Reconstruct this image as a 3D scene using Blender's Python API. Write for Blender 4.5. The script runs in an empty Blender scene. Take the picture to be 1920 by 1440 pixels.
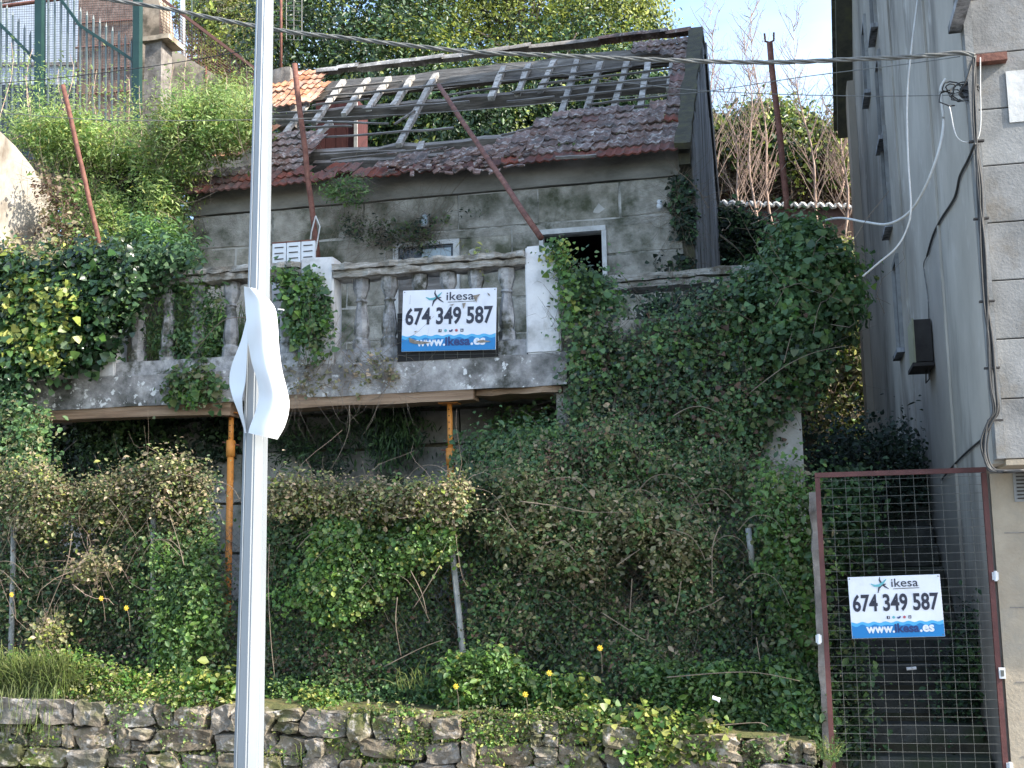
import bpy, bmesh, math, random
import numpy as np
from mathutils import Vector, Matrix, Euler, noise as mnoise
rnd = random.Random(11)
G = np.random.default_rng(11)
rad = math.radians
sc = bpy.context.scene
col = sc.collection

# ------------------------------------------------------------------ camera, sky, sun
F = 2350.0
EYE = Vector((0, 0, 1.6))
ROT = Matrix.Rotation(rad(12.5), 3, 'Z') @ Matrix.Rotation(math.pi / 2 + rad(8.8), 3, 'X') @ Matrix.Rotation(rad(-1.0), 3, 'Z')
cam_d = bpy.data.cameras.new('camera')
cam = bpy.data.objects.new('camera', cam_d)
col.objects.link(cam)
cam.matrix_world = Matrix.Translation(EYE) @ ROT.to_4x4()
cam_d.sensor_width = 36.0
cam_d.lens = F / 1920 * 36
cam_d.clip_start = 0.05
cam_d.clip_end = 3000
sc.camera = cam

SUN_EL, SUN_D = rad(36), rad(11.5)          # elevation; angle of the sun forward of the +X axis (towards the street)
sun_dir = Vector((math.cos(SUN_EL) * math.cos(SUN_D), -math.cos(SUN_EL) * math.sin(SUN_D), math.sin(SUN_EL)))
w = bpy.data.worlds.new('World')
sc.world = w
w.use_nodes = True
nt = w.node_tree
bg = nt.nodes['Background']
sky = nt.nodes.new('ShaderNodeTexSky')
sky.sky_type = 'NISHITA'
sky.sun_disc = False
sky.sun_elevation = SUN_EL
sky.sun_rotation = math.atan2(sun_dir.x, sun_dir.y)
sky.air_density = 1.0
sky.dust_density = 1.5
sky.ozone_density = 1.5
tc = nt.nodes.new('ShaderNodeTexCoord')
mp = nt.nodes.new('ShaderNodeMapping'); mp.inputs['Scale'].default_value = (1.6, 1.6, 4.5)
cn = nt.nodes.new('ShaderNodeTexNoise'); cn.inputs['Scale'].default_value = 2.2; cn.inputs['Detail'].default_value = 7
cr = nt.nodes.new('ShaderNodeValToRGB'); cr.color_ramp.elements[0].position = .42; cr.color_ramp.elements[1].position = .80
cr.color_ramp.elements[0].color = (0, 0, 0, 1); cr.color_ramp.elements[1].color = (.55, .55, .55, 1)
mx = nt.nodes.new('ShaderNodeMixRGB'); mx.inputs[2].default_value = (3.5, 4.1, 4.6, 1)
nt.links.new(tc.outputs['Generated'], mp.inputs['Vector']); nt.links.new(mp.outputs[0], cn.inputs['Vector'])
nt.links.new(cn.outputs['Fac'], cr.inputs[0]); nt.links.new(cr.outputs[0], mx.inputs[0])
nt.links.new(sky.outputs[0], mx.inputs[1]); nt.links.new(mx.outputs[0], bg.inputs[0])
bg.inputs[1].default_value = 0.15
sl = bpy.data.lights.new('sun', 'SUN'); sl.energy = 2.9; sl.angle = rad(0.53); sl.color = (1, .93, .82)
so = bpy.data.objects.new('sun', sl); col.objects.link(so)
so.rotation_euler = sun_dir.to_track_quat('Z', 'Y').to_euler()
sc.view_settings.view_transform = 'Standard'; sc.view_settings.look = 'None'
sc.view_settings.gamma = 1.0; sc.view_settings.use_curve_mapping = False
sc.view_settings.exposure = 1.85
sc.cycles.max_bounces = 6; sc.cycles.transparent_max_bounces = 6
sc.cycles.use_denoising = True

# ------------------------------------------------------------------ surveying helpers
def ray(px, py): return ROT @ Vector((px - 960, 720 - py, -F))
def at(px, py, Y):
    v = ray(px, py); return EYE + v * (Y / v.y)
def atX(px, py, X):
    v = ray(px, py); return EYE + v * (X / v.x)
def atP(px, py, p0, n):
    v = ray(px, py); return EYE + v * ((p0 - EYE).dot(n) / v.dot(n))
def proj(P):
    q = ROT.transposed() @ (P - EYE); return (960 - F * q.x / q.z, 720 + F * q.y / q.z)
def inpoly(x, y, poly):
    x = np.asarray(x); y = np.asarray(y); r = np.zeros(x.shape, bool); n = len(poly)
    for i in range(n):
        x0, y0 = poly[i]; x1, y1 = poly[i - 1]
        c = ((y0 > y) != (y1 > y)) & (x < (x1 - x0) * (y - y0) / ((y1 - y0) + 1e-12) + x0)
        r ^= c
    return r
def hashn(i, j, k, s):
    h = (i * 374761393 + j * 668265263 + k * 2147483647 + s * 974634777) & 0xffffffff
    h = ((h ^ (h >> 13)) * 1274126177) & 0xffffffff
    return ((h ^ (h >> 16)) & 0xffff) / 65535.0
def vnoise(P, sc_, seed=0):
    p = np.asarray(P) * sc_; b = np.floor(p).astype(np.int64); f = p - b; f = f * f * (3 - 2 * f)
    out = 0
    for dx in (0, 1):
        for dy in (0, 1):
            for dz in (0, 1):
                wgt = (f[:, 0] if dx else 1 - f[:, 0]) * (f[:, 1] if dy else 1 - f[:, 1]) * (f[:, 2] if dz else 1 - f[:, 2])
                out = out + wgt * hashn(b[:, 0] + dx, b[:, 1] + dy, b[:, 2] + dz, seed)
    return out

# ------------------------------------------------------------------ materials
MATS = {}
def mat(name, cols, scale=6, rough=.85, bump=.35, bscale=None, stretch=(1, 1, 1), stain=None, stain_scale=1.2, stain_pos=(.48, .62), rand=0.0, metal=0.0, spots=None, spot_scale=30, spot_pos=(.6, .66), dist=.01, stain_stretch=(1, 1, 1), bstretch=None):
    m = bpy.data.materials.new(name); m.use_nodes = True; n = m.node_tree; N = n.nodes; L = n.links
    b = N['Principled BSDF']
    g = N.new('ShaderNodeNewGeometry')
    def nz(s, det, st):
        q = N.new('ShaderNodeMapping'); q.inputs['Scale'].default_value = st; L.new(g.outputs['Position'], q.inputs['Vector'])
        t = N.new('ShaderNodeTexNoise'); t.inputs['Scale'].default_value = s; t.inputs['Detail'].default_value = det; t.inputs['Roughness'].default_value = .65
        L.new(q.outputs[0], t.inputs['Vector']); return t
    t = nz(scale, 8, stretch)
    r = N.new('ShaderNodeValToRGB'); els = r.color_ramp.elements
    k = len(cols)
    for i, c in enumerate(cols):
        pos = .3 + .4 * i / max(1, k - 1)
        e = els[i] if i < 2 else els.new(pos)
        e.position = pos; e.color = (*c, 1)
    L.new(t.outputs['Fac'], r.inputs[0]); out = r.outputs[0]
    def mixin(out, s, st, c, pos, det=6):
        t2 = nz(s, det, st); rr = N.new('ShaderNodeValToRGB'); rr.color_ramp.elements[0].position = pos[0]; rr.color_ramp.elements[1].position = pos[1]
        L.new(t2.outputs['Fac'], rr.inputs[0]); mm = N.new('ShaderNodeMixRGB'); mm.inputs[2].default_value = (*c, 1)
        L.new(rr.outputs[0], mm.inputs[0]); L.new(out, mm.inputs[1]); return mm.outputs[0]
    if stain: out = mixin(out, stain_scale, stain_stretch, stain, stain_pos)
    if spots: out = mixin(out, spot_scale, (1, 1, 1), spots, spot_pos, 3)
    if rand:
        oi = N.new('ShaderNodeObjectInfo'); mr = N.new('ShaderNodeMapRange'); mr.inputs['To Min'].default_value = 1 - rand; mr.inputs['To Max'].default_value = 1 + rand
        L.new(oi.outputs['Random'], mr.inputs['Value']); h = N.new('ShaderNodeHueSaturation'); L.new(mr.outputs[0], h.inputs['Value'])
        mr2 = N.new('ShaderNodeMapRange'); mr2.inputs['To Min'].default_value = 1 + rand * .8; mr2.inputs['To Max'].default_value = 1 - rand * .8
        ml = N.new('ShaderNodeMath'); ml.operation = 'FRACT'; mu = N.new('ShaderNodeMath'); mu.operation = 'MULTIPLY'; mu.inputs[1].default_value = 7.31
        L.new(oi.outputs['Random'], mu.inputs[0]); L.new(mu.outputs[0], ml.inputs[0]); L.new(ml.outputs[0], mr2.inputs['Value']); L.new(mr2.outputs[0], h.inputs['Saturation'])
        L.new(out, h.inputs['Color']); out = h.outputs[0]
    L.new(out, b.inputs['Base Color'])
    b.inputs['Roughness'].default_value = rough; b.inputs['Metallic'].default_value = metal
    if bump:
        t3 = nz(bscale or scale * 3, 9, bstretch or stretch); bp = N.new('ShaderNodeBump'); bp.inputs['Strength'].default_value = min(1, bump * 1.6); bp.inputs['Distance'].default_value = dist
        L.new(t3.outputs['Fac'], bp.inputs['Height']); L.new(bp.outputs[0], b.inputs['Normal'])
    MATS[name] = m; return m
def leafmat(name, cols, rough=.5, trans=.3, big=.45, val=1.0):
    m = bpy.data.materials.new(name); m.use_nodes = True; n = m.node_tree; N = n.nodes; L = n.links
    b = N['Principled BSDF']; o = N['Material Output']
    g = N.new('ShaderNodeNewGeometry')
    r = N.new('ShaderNodeValToRGB'); r.color_ramp.interpolation = 'LINEAR'; els = r.color_ramp.elements
    for i, c in enumerate(cols):
        pos = i / max(1, len(cols) - 1)
        e = els[i] if i < 2 else els.new(pos)
        e.position = pos; e.color = (*[v * val for v in c], 1)
    L.new(g.outputs['Random Per Island'], r.inputs[0])
    t = N.new('ShaderNodeTexNoise'); t.inputs['Scale'].default_value = 2.3; t.inputs['Detail'].default_value = 4
    L.new(g.outputs['Position'], t.inputs['Vector'])
    mr = N.new('ShaderNodeMapRange'); mr.inputs['From Min'].default_value = .3; mr.inputs['From Max'].default_value = .7
    mr.inputs['To Min'].default_value = 1 - big; mr.inputs['To Max'].default_value = 1 + big
    L.new(t.outputs['Fac'], mr.inputs['Value']); h = N.new('ShaderNodeHueSaturation'); L.new(r.outputs[0], h.inputs['Color']); L.new(mr.outputs[0], h.inputs['Value'])
    L.new(h.outputs[0], b.inputs['Base Color']); b.inputs['Roughness'].default_value = rough
    tr = N.new('ShaderNodeBsdfTranslucent'); h2 = N.new('ShaderNodeHueSaturation'); h2.inputs['Value'].default_value = 1.5; h2.inputs['Hue'].default_value = .485
    L.new(h.outputs[0], h2.inputs['Color']); L.new(h2.outputs[0], tr.inputs[0])
    ms = N.new('ShaderNodeMixShader'); ms.inputs[0].default_value = trans
    L.new(b.outputs[0], ms.inputs[1]); L.new(tr.outputs[0], ms.inputs[2]); L.new(ms.outputs[0], o.inputs['Surface'])
    MATS[name] = m; return m

m_asphalt = mat('asphalt', [(.04, .04, .042), (.07, .07, .07)], 20)
m_soil = mat('soil', [(.02, .017, .01), (.05, .04, .022), (.035, .045, .015)], 5, bump=.6)
m_stone = mat('fieldstone', [(.075, .058, .04), (.18, .15, .11), (.32, .275, .215)], 9, bump=1, bscale=22, rand=.34, stain=(.075, .08, .03), stain_scale=3.2, stain_pos=(.46, .62), spots=(.36, .33, .29), spot_scale=14, spot_pos=(.54, .66), dist=.03)
m_mortar = mat('wall_core_soil', [(.06, .048, .032), (.12, .10, .07), (.07, .08, .03)], 9, bump=.7)
m_moss = mat('moss', [(.035, .04, .012), (.10, .10, .03), (.17, .12, .05)], 14, bump=.9, bscale=60)
m_conc = mat('weathered_concrete', [(.10, .10, .095), (.27, .26, .25), (.5, .49, .47)], 6, bump=.6, bscale=30, stain=(.05, .05, .04), stain_scale=2.6, stain_pos=(.5, .64), spots=(.62, .62, .6), spot_scale=16, spot_pos=(.6, .66))
m_rail = mat('flaked_rail_concrete', [(.09, .08, .06), (.33, .31, .27), (.62, .61, .58)], 11, bump=1, bscale=40, stretch=(.5, 1, 2.4), stain=(.12, .10, .07), stain_scale=5, stain_pos=(.53, .66), dist=.02)
m_white = mat('peeling_whitewash', [(.30, .30, .29), (.62, .62, .62), (.72, .72, .71)], 3, bump=.3, bscale=25, stain=(.28, .26, .21), stain_scale=5, stain_pos=(.56, .72), stain_stretch=(1, 1, .35))
m_balus = mat('grey_baluster', [(.12, .12, .12), (.3, .3, .3), (.5, .5, .49)], 8, bump=.6, bscale=30, stain=(.06, .062, .045), stain_scale=7, stain_pos=(.48, .62), rand=.15)
m_block = mat('rough_granite_block', [(.2, .185, .15), (.34, .32, .27), (.48, .45, .39)], 5, bump=1, bscale=45, rand=.14, stain=(.07, .075, .045), stain_scale=1.7, stain_pos=(.46, .62), dist=.015)
m_joint = mat('pale_mortar', [(.36, .35, .31), (.55, .53, .49)], 8, bump=.4, stain=(.1, .1, .07), stain_scale=2.2)
m_wood = mat('grey_timber', [(.05, .045, .04), (.16, .145, .13), (.30, .28, .26)], 9, bump=.8, bscale=18, stretch=(.25, 2, 2), rand=.25)
m_raft = mat('bleached_rafter', [(.12, .11, .10), (.33, .31, .28), (.55, .53, .5)], 12, bump=.6, rand=.2)
m_plank = mat('brown_plank', [(.12, .075, .045), (.26, .17, .105), (.38, .27, .18)], 5, bump=.4, stretch=(.25, 3, 6))
m_tile = mat('weathered_roof_tile', [(.09, .062, .052), (.19, .12, .097), (.29, .215, .19)], 9, bump=.9, bscale=40, rand=.28, stain=(.09, .075, .068), stain_scale=6, stain_pos=(.48, .62), spots=(.40, .36, .33), spot_scale=13, spot_pos=(.54, .66), dist=.015)
m_tile_red = mat('red_eave_tile', [(.11, .04, .03), (.2, .075, .055)], 9, bump=.5, rand=.3, stain=(.09, .06, .05), stain_scale=8)
m_tile_or = mat('orange_roof_tile', [(.22, .09, .05), (.36, .18, .11), (.42, .28, .2)], 8, bump=.4, rand=.22, stain=(.5, .42, .36), stain_scale=6, stain_pos=(.58, .7))
m_mossy = mat('mossy_coping', [(.03, .028, .02), (.055, .05, .03), (.09, .085, .03)], 8, bump=.9, bscale=40)
m_dark = mat('shade_black', [(.006, .006, .006), (.014, .013, .012)], 4, bump=0)  # near-black colour stands in for shade in rooms, gaps and holes
m_redboard = mat('dark_red_board', [(.05, .012, .012), (.10, .03, .028)], 8, bump=.3, stretch=(3, 3, .4))
m_sheet = mat('grey_boarding', [(.16, .165, .17), (.3, .31, .33), (.42, .43, .45)], 4, bump=.4, stretch=(4, 4, .25), rand=.15, stain=(.05, .05, .045), stain_scale=2, stain_stretch=(3, 3, .3))
m_render = mat('streaked_grey_render', [(.2, .185, .16), (.37, .345, .3), (.55, .52, .46)], 2.2, bump=0, stretch=(1, .16, .12), stain=(.13, .12, .105), stain_scale=2.6, stain_pos=(.5, .62), stain_stretch=(1, .2, .07), spots=(.5, .48, .44), spot_scale=3.0, spot_pos=(.6, .8))
m_slab = mat('grey_cladding_block', [(.135, .138, .136), (.225, .227, .222), (.30, .302, .296)], 3.5, bump=.25, bscale=60, rand=.16, stain=(.17, .14, .10), stain_scale=2.1, stain_pos=(.55, .75), spots=(.2, .2, .19), spot_scale=8, spot_pos=(.64, .74))
m_beige = mat('beige_render', [(.27, .225, .165), (.38, .325, .245)], 4, bump=.3, bscale=50, stain=(.28, .25, .2), stain_scale=3)
m_rust = mat('rusty_steel', [(.07, .028, .02), (.16, .06, .04), (.24, .11, .075)], 14, rough=.75, bump=.3)
m_gate = mat('red_oxide_paint', [(.06, .017, .014), (.115, .035, .03)], 9, rough=.6, bump=.2)
m_wire = mat('galvanised_wire', [(.08, .085, .075), (.15, .15, .135)], 30, rough=.5, bump=0, metal=.3)
m_chain = mat('green_chainlink', [(.03, .05, .045), (.07, .10, .09)], 30, rough=.6, bump=0)
m_orange = mat('orange_prop_paint', [(.32, .10, .02), (.58, .22, .035), (.65, .28, .06)], 9, rough=.6, bump=.2, stain=(.16, .07, .03), stain_scale=7, stain_pos=(.58, .68))
m_pole = mat('galvanised_pole', [(.22, .245, .265), (.28, .305, .325)], 3, rough=.42, bump=.05, stretch=(1, 1, .3), metal=.15, spots=(.25, .26, .28), spot_scale=90, spot_pos=(.72, .76))
m_banner = mat('white_plastic_sheet', [(.74, .74, .74), (.8, .8, .8)], 2, rough=.4, bump=0)
m_fpost = mat('grey_fence_post', [(.16, .17, .16), (.34, .35, .33)], 12, bump=.4)
m_green = mat('green_painted_steel', [(.008, .034, .028), (.014, .05, .04)], 4, rough=.45, bump=0)
m_bar = mat('grey_green_bar', [(.07, .10, .10), (.16, .19, .19)], 6, rough=.5, bump=0)
m_bwire = mat('brown_mesh_wire', [(.14, .06, .045), (.2, .10, .08)], 6, bump=0)
m_cable = mat('black_cable', [(.02, .02, .02), (.05, .05, .048)], 20, rough=.6, bump=0)
m_gcable = mat('grey_cable', [(.10, .10, .095), (.22, .22, .2)], 20, rough=.6, bump=0)
m_wcable = mat('white_cable', [(.45, .45, .43), (.6, .6, .58)], 20, rough=.6, bump=0)
m_bark = mat('bark', [(.05, .038, .028), (.12, .095, .075)], 12, bump=.8)
m_sap = mat('pale_sapling_bark', [(.30, .20, .15), (.52, .39, .31)], 12, bump=.2)
m_twig = mat('dry_twig', [(.10, .075, .05), (.25, .2, .15)], 8, bump=0)
m_twigd = mat('dark_twig', [(.035, .025, .018), (.10, .075, .055)], 8, bump=0)
m_pvc = mat('white_plastic', [(.55, .57, .58), (.7, .72, .73)], 5, rough=.5, bump=0)
m_paint = mat('old_white_paint', [(.4, .4, .38), (.65, .65, .63)], 8, bump=.2)
m_pink = mat('sunlit_old_wall', [(.24, .21, .17), (.36, .33, .28), (.42, .39, .34)], 2.4, bump=.3, stain=(.14, .11, .08), stain_scale=2.6, stain_pos=(.5, .66), stain_stretch=(1, 1, .4))
m_bwall = mat('pale_blue_render', [(.42, .47, .55), (.6, .65, .72)], 2, bump=.1)
m_reed = mat('brown_reed_screen', [(.09, .055, .045), (.22, .14, .11), (.35, .26, .22)], 14, bump=.6, stretch=(1, 1, .5))
m_gwall = mat('tan_concrete', [(.26, .2, .14), (.42, .34, .25), (.52, .44, .34)], 3, bump=.3, stain=(.12, .10, .07), stain_scale=2)
m_dpillar = mat('dark_lichened_stone', [(.09, .08, .07), (.2, .18, .16), (.33, .3, .27)], 6, bump=.6)
m_sign = mat('sign_white', [(.64, .66, .71), (.74, .76, .81)], 6, rough=.38, bump=0, stain=(.58, .59, .6), stain_scale=9, stain_pos=(.55, .8))
m_ink = mat('sign_ink', [(.016, .017, .035), (.02, .022, .04)], 2, rough=.4, bump=0)
m_navy = mat('sign_navy', [(.01, .03, .13), (.012, .035, .15)], 2, rough=.4, bump=0)
m_blue = mat('sign_blue', [(.004, .16, .42), (.006, .20, .48)], 2, rough=.4, bump=0)
m_lblue = mat('sign_light_blue', [(.06, .36, .62), (.08, .4, .66)], 2, rough=.4, bump=0)
m_teal = mat('sign_teal', [(.10, .36, .40), (.12, .4, .44)], 2, rough=.4, bump=0)
m_icred = mat('sign_red', [(.4, .08, .09), (.42, .09, .1)], 2, rough=.4, bump=0)
m_scrape = mat('sign_scrape', [(.12, .10, .08), (.35, .3, .24)], 25, bump=0)
m_glass = mat('window_glass_dark', [(.02, .023, .027), (.04, .045, .05)], 2, rough=.12, bump=0)
m_glassb = mat('pale_glass', [(.3, .38, .42), (.42, .5, .55)], 2, rough=.3, bump=0)
m_boxpale = mat('box_pale_side', [(.3, .3, .2), (.42, .42, .28)], 6, bump=.2)
m_boxdk = mat('box_dark_front', [(.03, .026, .025), (.06, .055, .05)], 6, bump=.2)
m_corr = mat('fibre_cement_roof', [(.035, .034, .028), (.07, .068, .05), (.10, .10, .05)], 6, bump=.5)
m_flower = mat('yellow_petal', [(.75, .5, .03), (.85, .62, .08)], 4, bump=0)
m_litter = mat('white_litter', [(.6, .6, .62), (.7, .7, .72)], 4, bump=0)

lf_dark = leafmat('ivy_dark_leaf', [(0.024, 0.057, 0.024), (0.054, 0.119, 0.040), (0.092, 0.177, 0.064), (0.051, 0.101, 0.051)], .5)
lf_mid = leafmat('bramble_leaf', [(0.032, 0.073, 0.028), (0.065, 0.138, 0.043), (0.114, 0.194, 0.056), (0.145, 0.162, 0.065)], .5)
lf_brown = leafmat('pinkish_bramble_leaf', [(.26, .20, .12), (.42, .32, .21), (.32, .31, .13), (.15, .18, .06), (.50, .38, .28)], .55)
lf_olive = leafmat('olive_leaf', [(0.099, 0.116, 0.050), (0.165, 0.171, 0.072), (0.220, 0.182, 0.110), (0.077, 0.110, 0.039)], .5)
lf_bright = leafmat('fresh_green_leaf', [(.05, .13, .02), (.09, .19, .035), (.15, .25, .05), (.06, .13, .035)], .45)
lf_yellow = leafmat('yellow_green_leaf', [(.16, .22, .04), (.26, .31, .06), (.38, .37, .10), (.12, .18, .04)], .45)
lf_feather = leafmat('feathery_leaf', [(.15, .24, .06), (.25, .36, .11), (.37, .46, .17), (.11, .19, .06)], .5, .4)
lf_tree = leafmat('dark_tree_leaf', [(0.014, 0.034, 0.012), (0.030, 0.060, 0.022), (0.060, 0.102, 0.034)], .4, .2)
lf_treey = leafmat('yellowish_tree_leaf', [(0.112, 0.163, 0.027), (0.250, 0.312, 0.050), (0.375, 0.413, 0.088), (0.088, 0.138, 0.031)], .45, .3)
lf_gloss = leafmat('glossy_ivy_leaf', [(.010, .028, .012), (.018, .045, .018), (.03, .062, .024)], .25, .15)
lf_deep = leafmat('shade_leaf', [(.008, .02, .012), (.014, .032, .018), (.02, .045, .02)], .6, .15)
lf_dead = leafmat('dead_leaf', [(.05, .028, .018), (.11, .06, .04), (.16, .10, .065)], .7, .2)
lf_grass = leafmat('grass_blade', [(.12, .19, .04), (.2, .28, .06), (.30, .33, .12), (.08, .14, .03)], .5, .35)

# ------------------------------------------------------------------ objects
def tag(o, label=None, cat=None, group=None, kind=None):
    if label: o['label'] = label
    if cat: o['category'] = cat
    if group: o['group'] = group
    if kind: o['kind'] = kind
    return o
def link(name, me, parent=None):
    o = bpy.data.objects.new(name, me); col.objects.link(o)
    if parent is not None: o.parent = parent
    return o
def thing(name, label, cat, loc=(0, 0, 0), group=None):
    o = link(name, None); o.location = loc; o.empty_display_size = .1
    return tag(o, label, cat, group)
class MB:
    def __init__(s): s.v = []; s.f = []; s.m = []
    def add(s, vs, fs, m=0):
        b = len(s.v); s.v += [tuple(v) for v in vs]
        for f in fs: s.f.append([i + b for i in f]); s.m.append(m)
    def box(s, c, d, rot=None, m=0, taper=1):
        c = Vector(c); vs = []
        for z in (-.5, .5):
            t = taper if z > 0 else 1
            for x, y in ((-.5, -.5), (.5, -.5), (.5, .5), (-.5, .5)):
                p = Vector((x * d[0] * t, y * d[1] * t, z * d[2]))
                if rot: p = rot @ p
                vs.append(c + p)
        s.add(vs, [(3, 2, 1, 0), (4, 5, 6, 7), (0, 1, 5, 4), (1, 2, 6, 5), (2, 3, 7, 6), (3, 0, 4, 7)], m); return s
    def mm(s, a, b, m=0):
        a = Vector(a); b = Vector(b); return s.box((a + b) / 2, (abs(b.x - a.x), abs(b.y - a.y), abs(b.z - a.z)), None, m)
    def bar(s, a, b, w_, h_, up=Vector((0, 0, 1)), m=0, n=1, wob=0):
        a = Vector(a); b = Vector(b); d = (b - a); L = d.length; d.normalize()
        x = d.cross(up)
        if x.length < 1e-4: x = d.cross(Vector((0, 1, 0)))
        x.normalize(); y = x.cross(d)
        base = len(s.v)
        for i in range(n + 1):
            o = a + d * L * i / n + (x * rnd.uniform(-wob, wob) + y * rnd.uniform(-wob, wob) if wob else Vector())
            k = 1 + (rnd.uniform(-.15, .15) if wob else 0)
            for p, q in ((-1, -1), (1, -1), (1, 1), (-1, 1)): s.v.append(tuple(o + x * p * w_ / 2 * k + y * q * h_ / 2 * k))
        for i in range(n):
            for j in range(4):
                k = (j + 1) % 4; s.f.append([base + i * 4 + j, base + i * 4 + k, base + i * 4 + 4 + k, base + i * 4 + 4 + j]); s.m.append(m)
        s.f.append([base + 3, base + 2, base + 1, base]); s.m.append(m)
        e = base + n * 4; s.f.append([e, e + 1, e + 2, e + 3]); s.m.append(m)
        return s
    def tube(s, pts, r, n=6, m=0, r2=None):
        pts = [Vector(p) for p in pts]; k = len(pts); base = len(s.v); prev = None
        for i, p in enumerate(pts):
            d = (pts[min(i + 1, k - 1)] - pts[max(i - 1, 0)]).normalized()
            x = d.cross(prev if prev is not None else (Vector((0, 0, 1)) if abs(d.z) < .9 else Vector((1, 0, 0))))
            if x.length < 1e-5: x = d.cross(Vector((0, 1, 0)))
            x.normalize(); y = x.cross(d); prev = -y if False else y.cross(Vector()) if False else prev or (Vector((0, 0, 1)) if abs(d.z) < .9 else Vector((1, 0, 0)))
            rr = r if r2 is None else r + (r2 - r) * i / (k - 1)
            for j in range(n):
                a = 2 * math.pi * j / n; s.v.append(tuple(p + x * math.cos(a) * rr + y * math.sin(a) * rr))
        for i in range(k - 1):
            for j in range(n):
                q = (j + 1) % n; s.f.append([base + i * n + j, base + i * n + q, base + (i + 1) * n + q, base + (i + 1) * n + j]); s.m.append(m)
        s.f.append([base + j for j in range(n)][::-1]); s.m.append(m); e = base + (k - 1) * n
        s.f.append([e + j for j in range(n)]); s.m.append(m)
        return s
    def lathe(s, c, prof, n=12, m=0, square=0):
        base = len(s.v); c = Vector(c)
        for r, z in prof:
            for j in range(n):
                a = 2 * math.pi * (j + .5) / n; k = 1.0
                if square: k = (1 - square) + square / max(abs(math.cos(a)), abs(math.sin(a))) * .85
                s.v.append((c.x + math.cos(a) * r * k, c.y + math.sin(a) * r * k, c.z + z))
        for i in range(len(prof) - 1):
            for j in range(n):
                q = (j + 1) % n; s.f.append([base + i * n + j, base + i * n + q, base + (i + 1) * n + q, base + (i + 1) * n + j]); s.m.append(m)
        s.f.append([base + j for j in range(n)][::-1]); s.m.append(m); e = base + (len(prof) - 1) * n
        s.f.append([e + j for j in range(n)]); s.m.append(m)
        return s
    def prism(s, poly, axis, a, b, m=0):
        """poly in the two other axes extruded from a to b along axis"""
        def P(u, v, t): return {'X': (t, u, v), 'Y': (u, t, v), 'Z': (u, v, t)}[axis]
        n = len(poly); s.add([P(u, v, a) for u, v in poly] + [P(u, v, b) for u, v in poly],
              [list(range(n)), list(range(2 * n - 1, n - 1, -1))] + [[i, i + n, (i + 1) % n + n, (i + 1) % n] for i in range(n)], m); return s
    def build(s, name, mats, parent=None, smooth=False, origin=None):
        if not isinstance(mats, (list, tuple)): mats = [mats]
        me = bpy.data.meshes.new(name)
        vs = s.v
        if origin is not None: vs = [(x - origin[0], y - origin[1], z - origin[2]) for x, y, z in vs]
        me.from_pydata(vs, [], s.f)
        for m in mats: me.materials.append(m)
        if len(mats) > 1: me.polygons.foreach_set('material_index', s.m)
        bm = bmesh.new(); bm.from_mesh(me); bmesh.ops.recalc_face_normals(bm, faces=bm.faces); bm.to_mesh(me); bm.free()
        if smooth: me.polygons.foreach_set('use_smooth', [True] * len(me.polygons))
        o = link(name, me, parent)
        if origin is not None: o.location = origin
        return o
def roughen(o, amp, freq, cuts=0, seed=0, keep=None):
    """real relief on a mesh: subdivide and push along noise"""
    me = o.data; bm = bmesh.new(); bm.from_mesh(me)
    if cuts:
        for _ in range(cuts):
            L = [e for e in bm.edges]
            bmesh.ops.subdivide_edges(bm, edges=L, cuts=1, use_grid_fill=True)
    for v in bm.verts:
        p = v.co * freq + Vector((seed, seed * 1.7, 0))
        v.co += mnoise.noise_vector(p) * amp
    bm.to_mesh(me); bm.free()
def bevel(o, wd, seg=1):
    bm = bmesh.new(); bm.from_mesh(o.data)
    bmesh.ops.bevel(bm, geom=list(bm.edges), offset=wd, segments=seg, affect='EDGES'); bm.to_mesh(o.data); bm.free()

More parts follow.
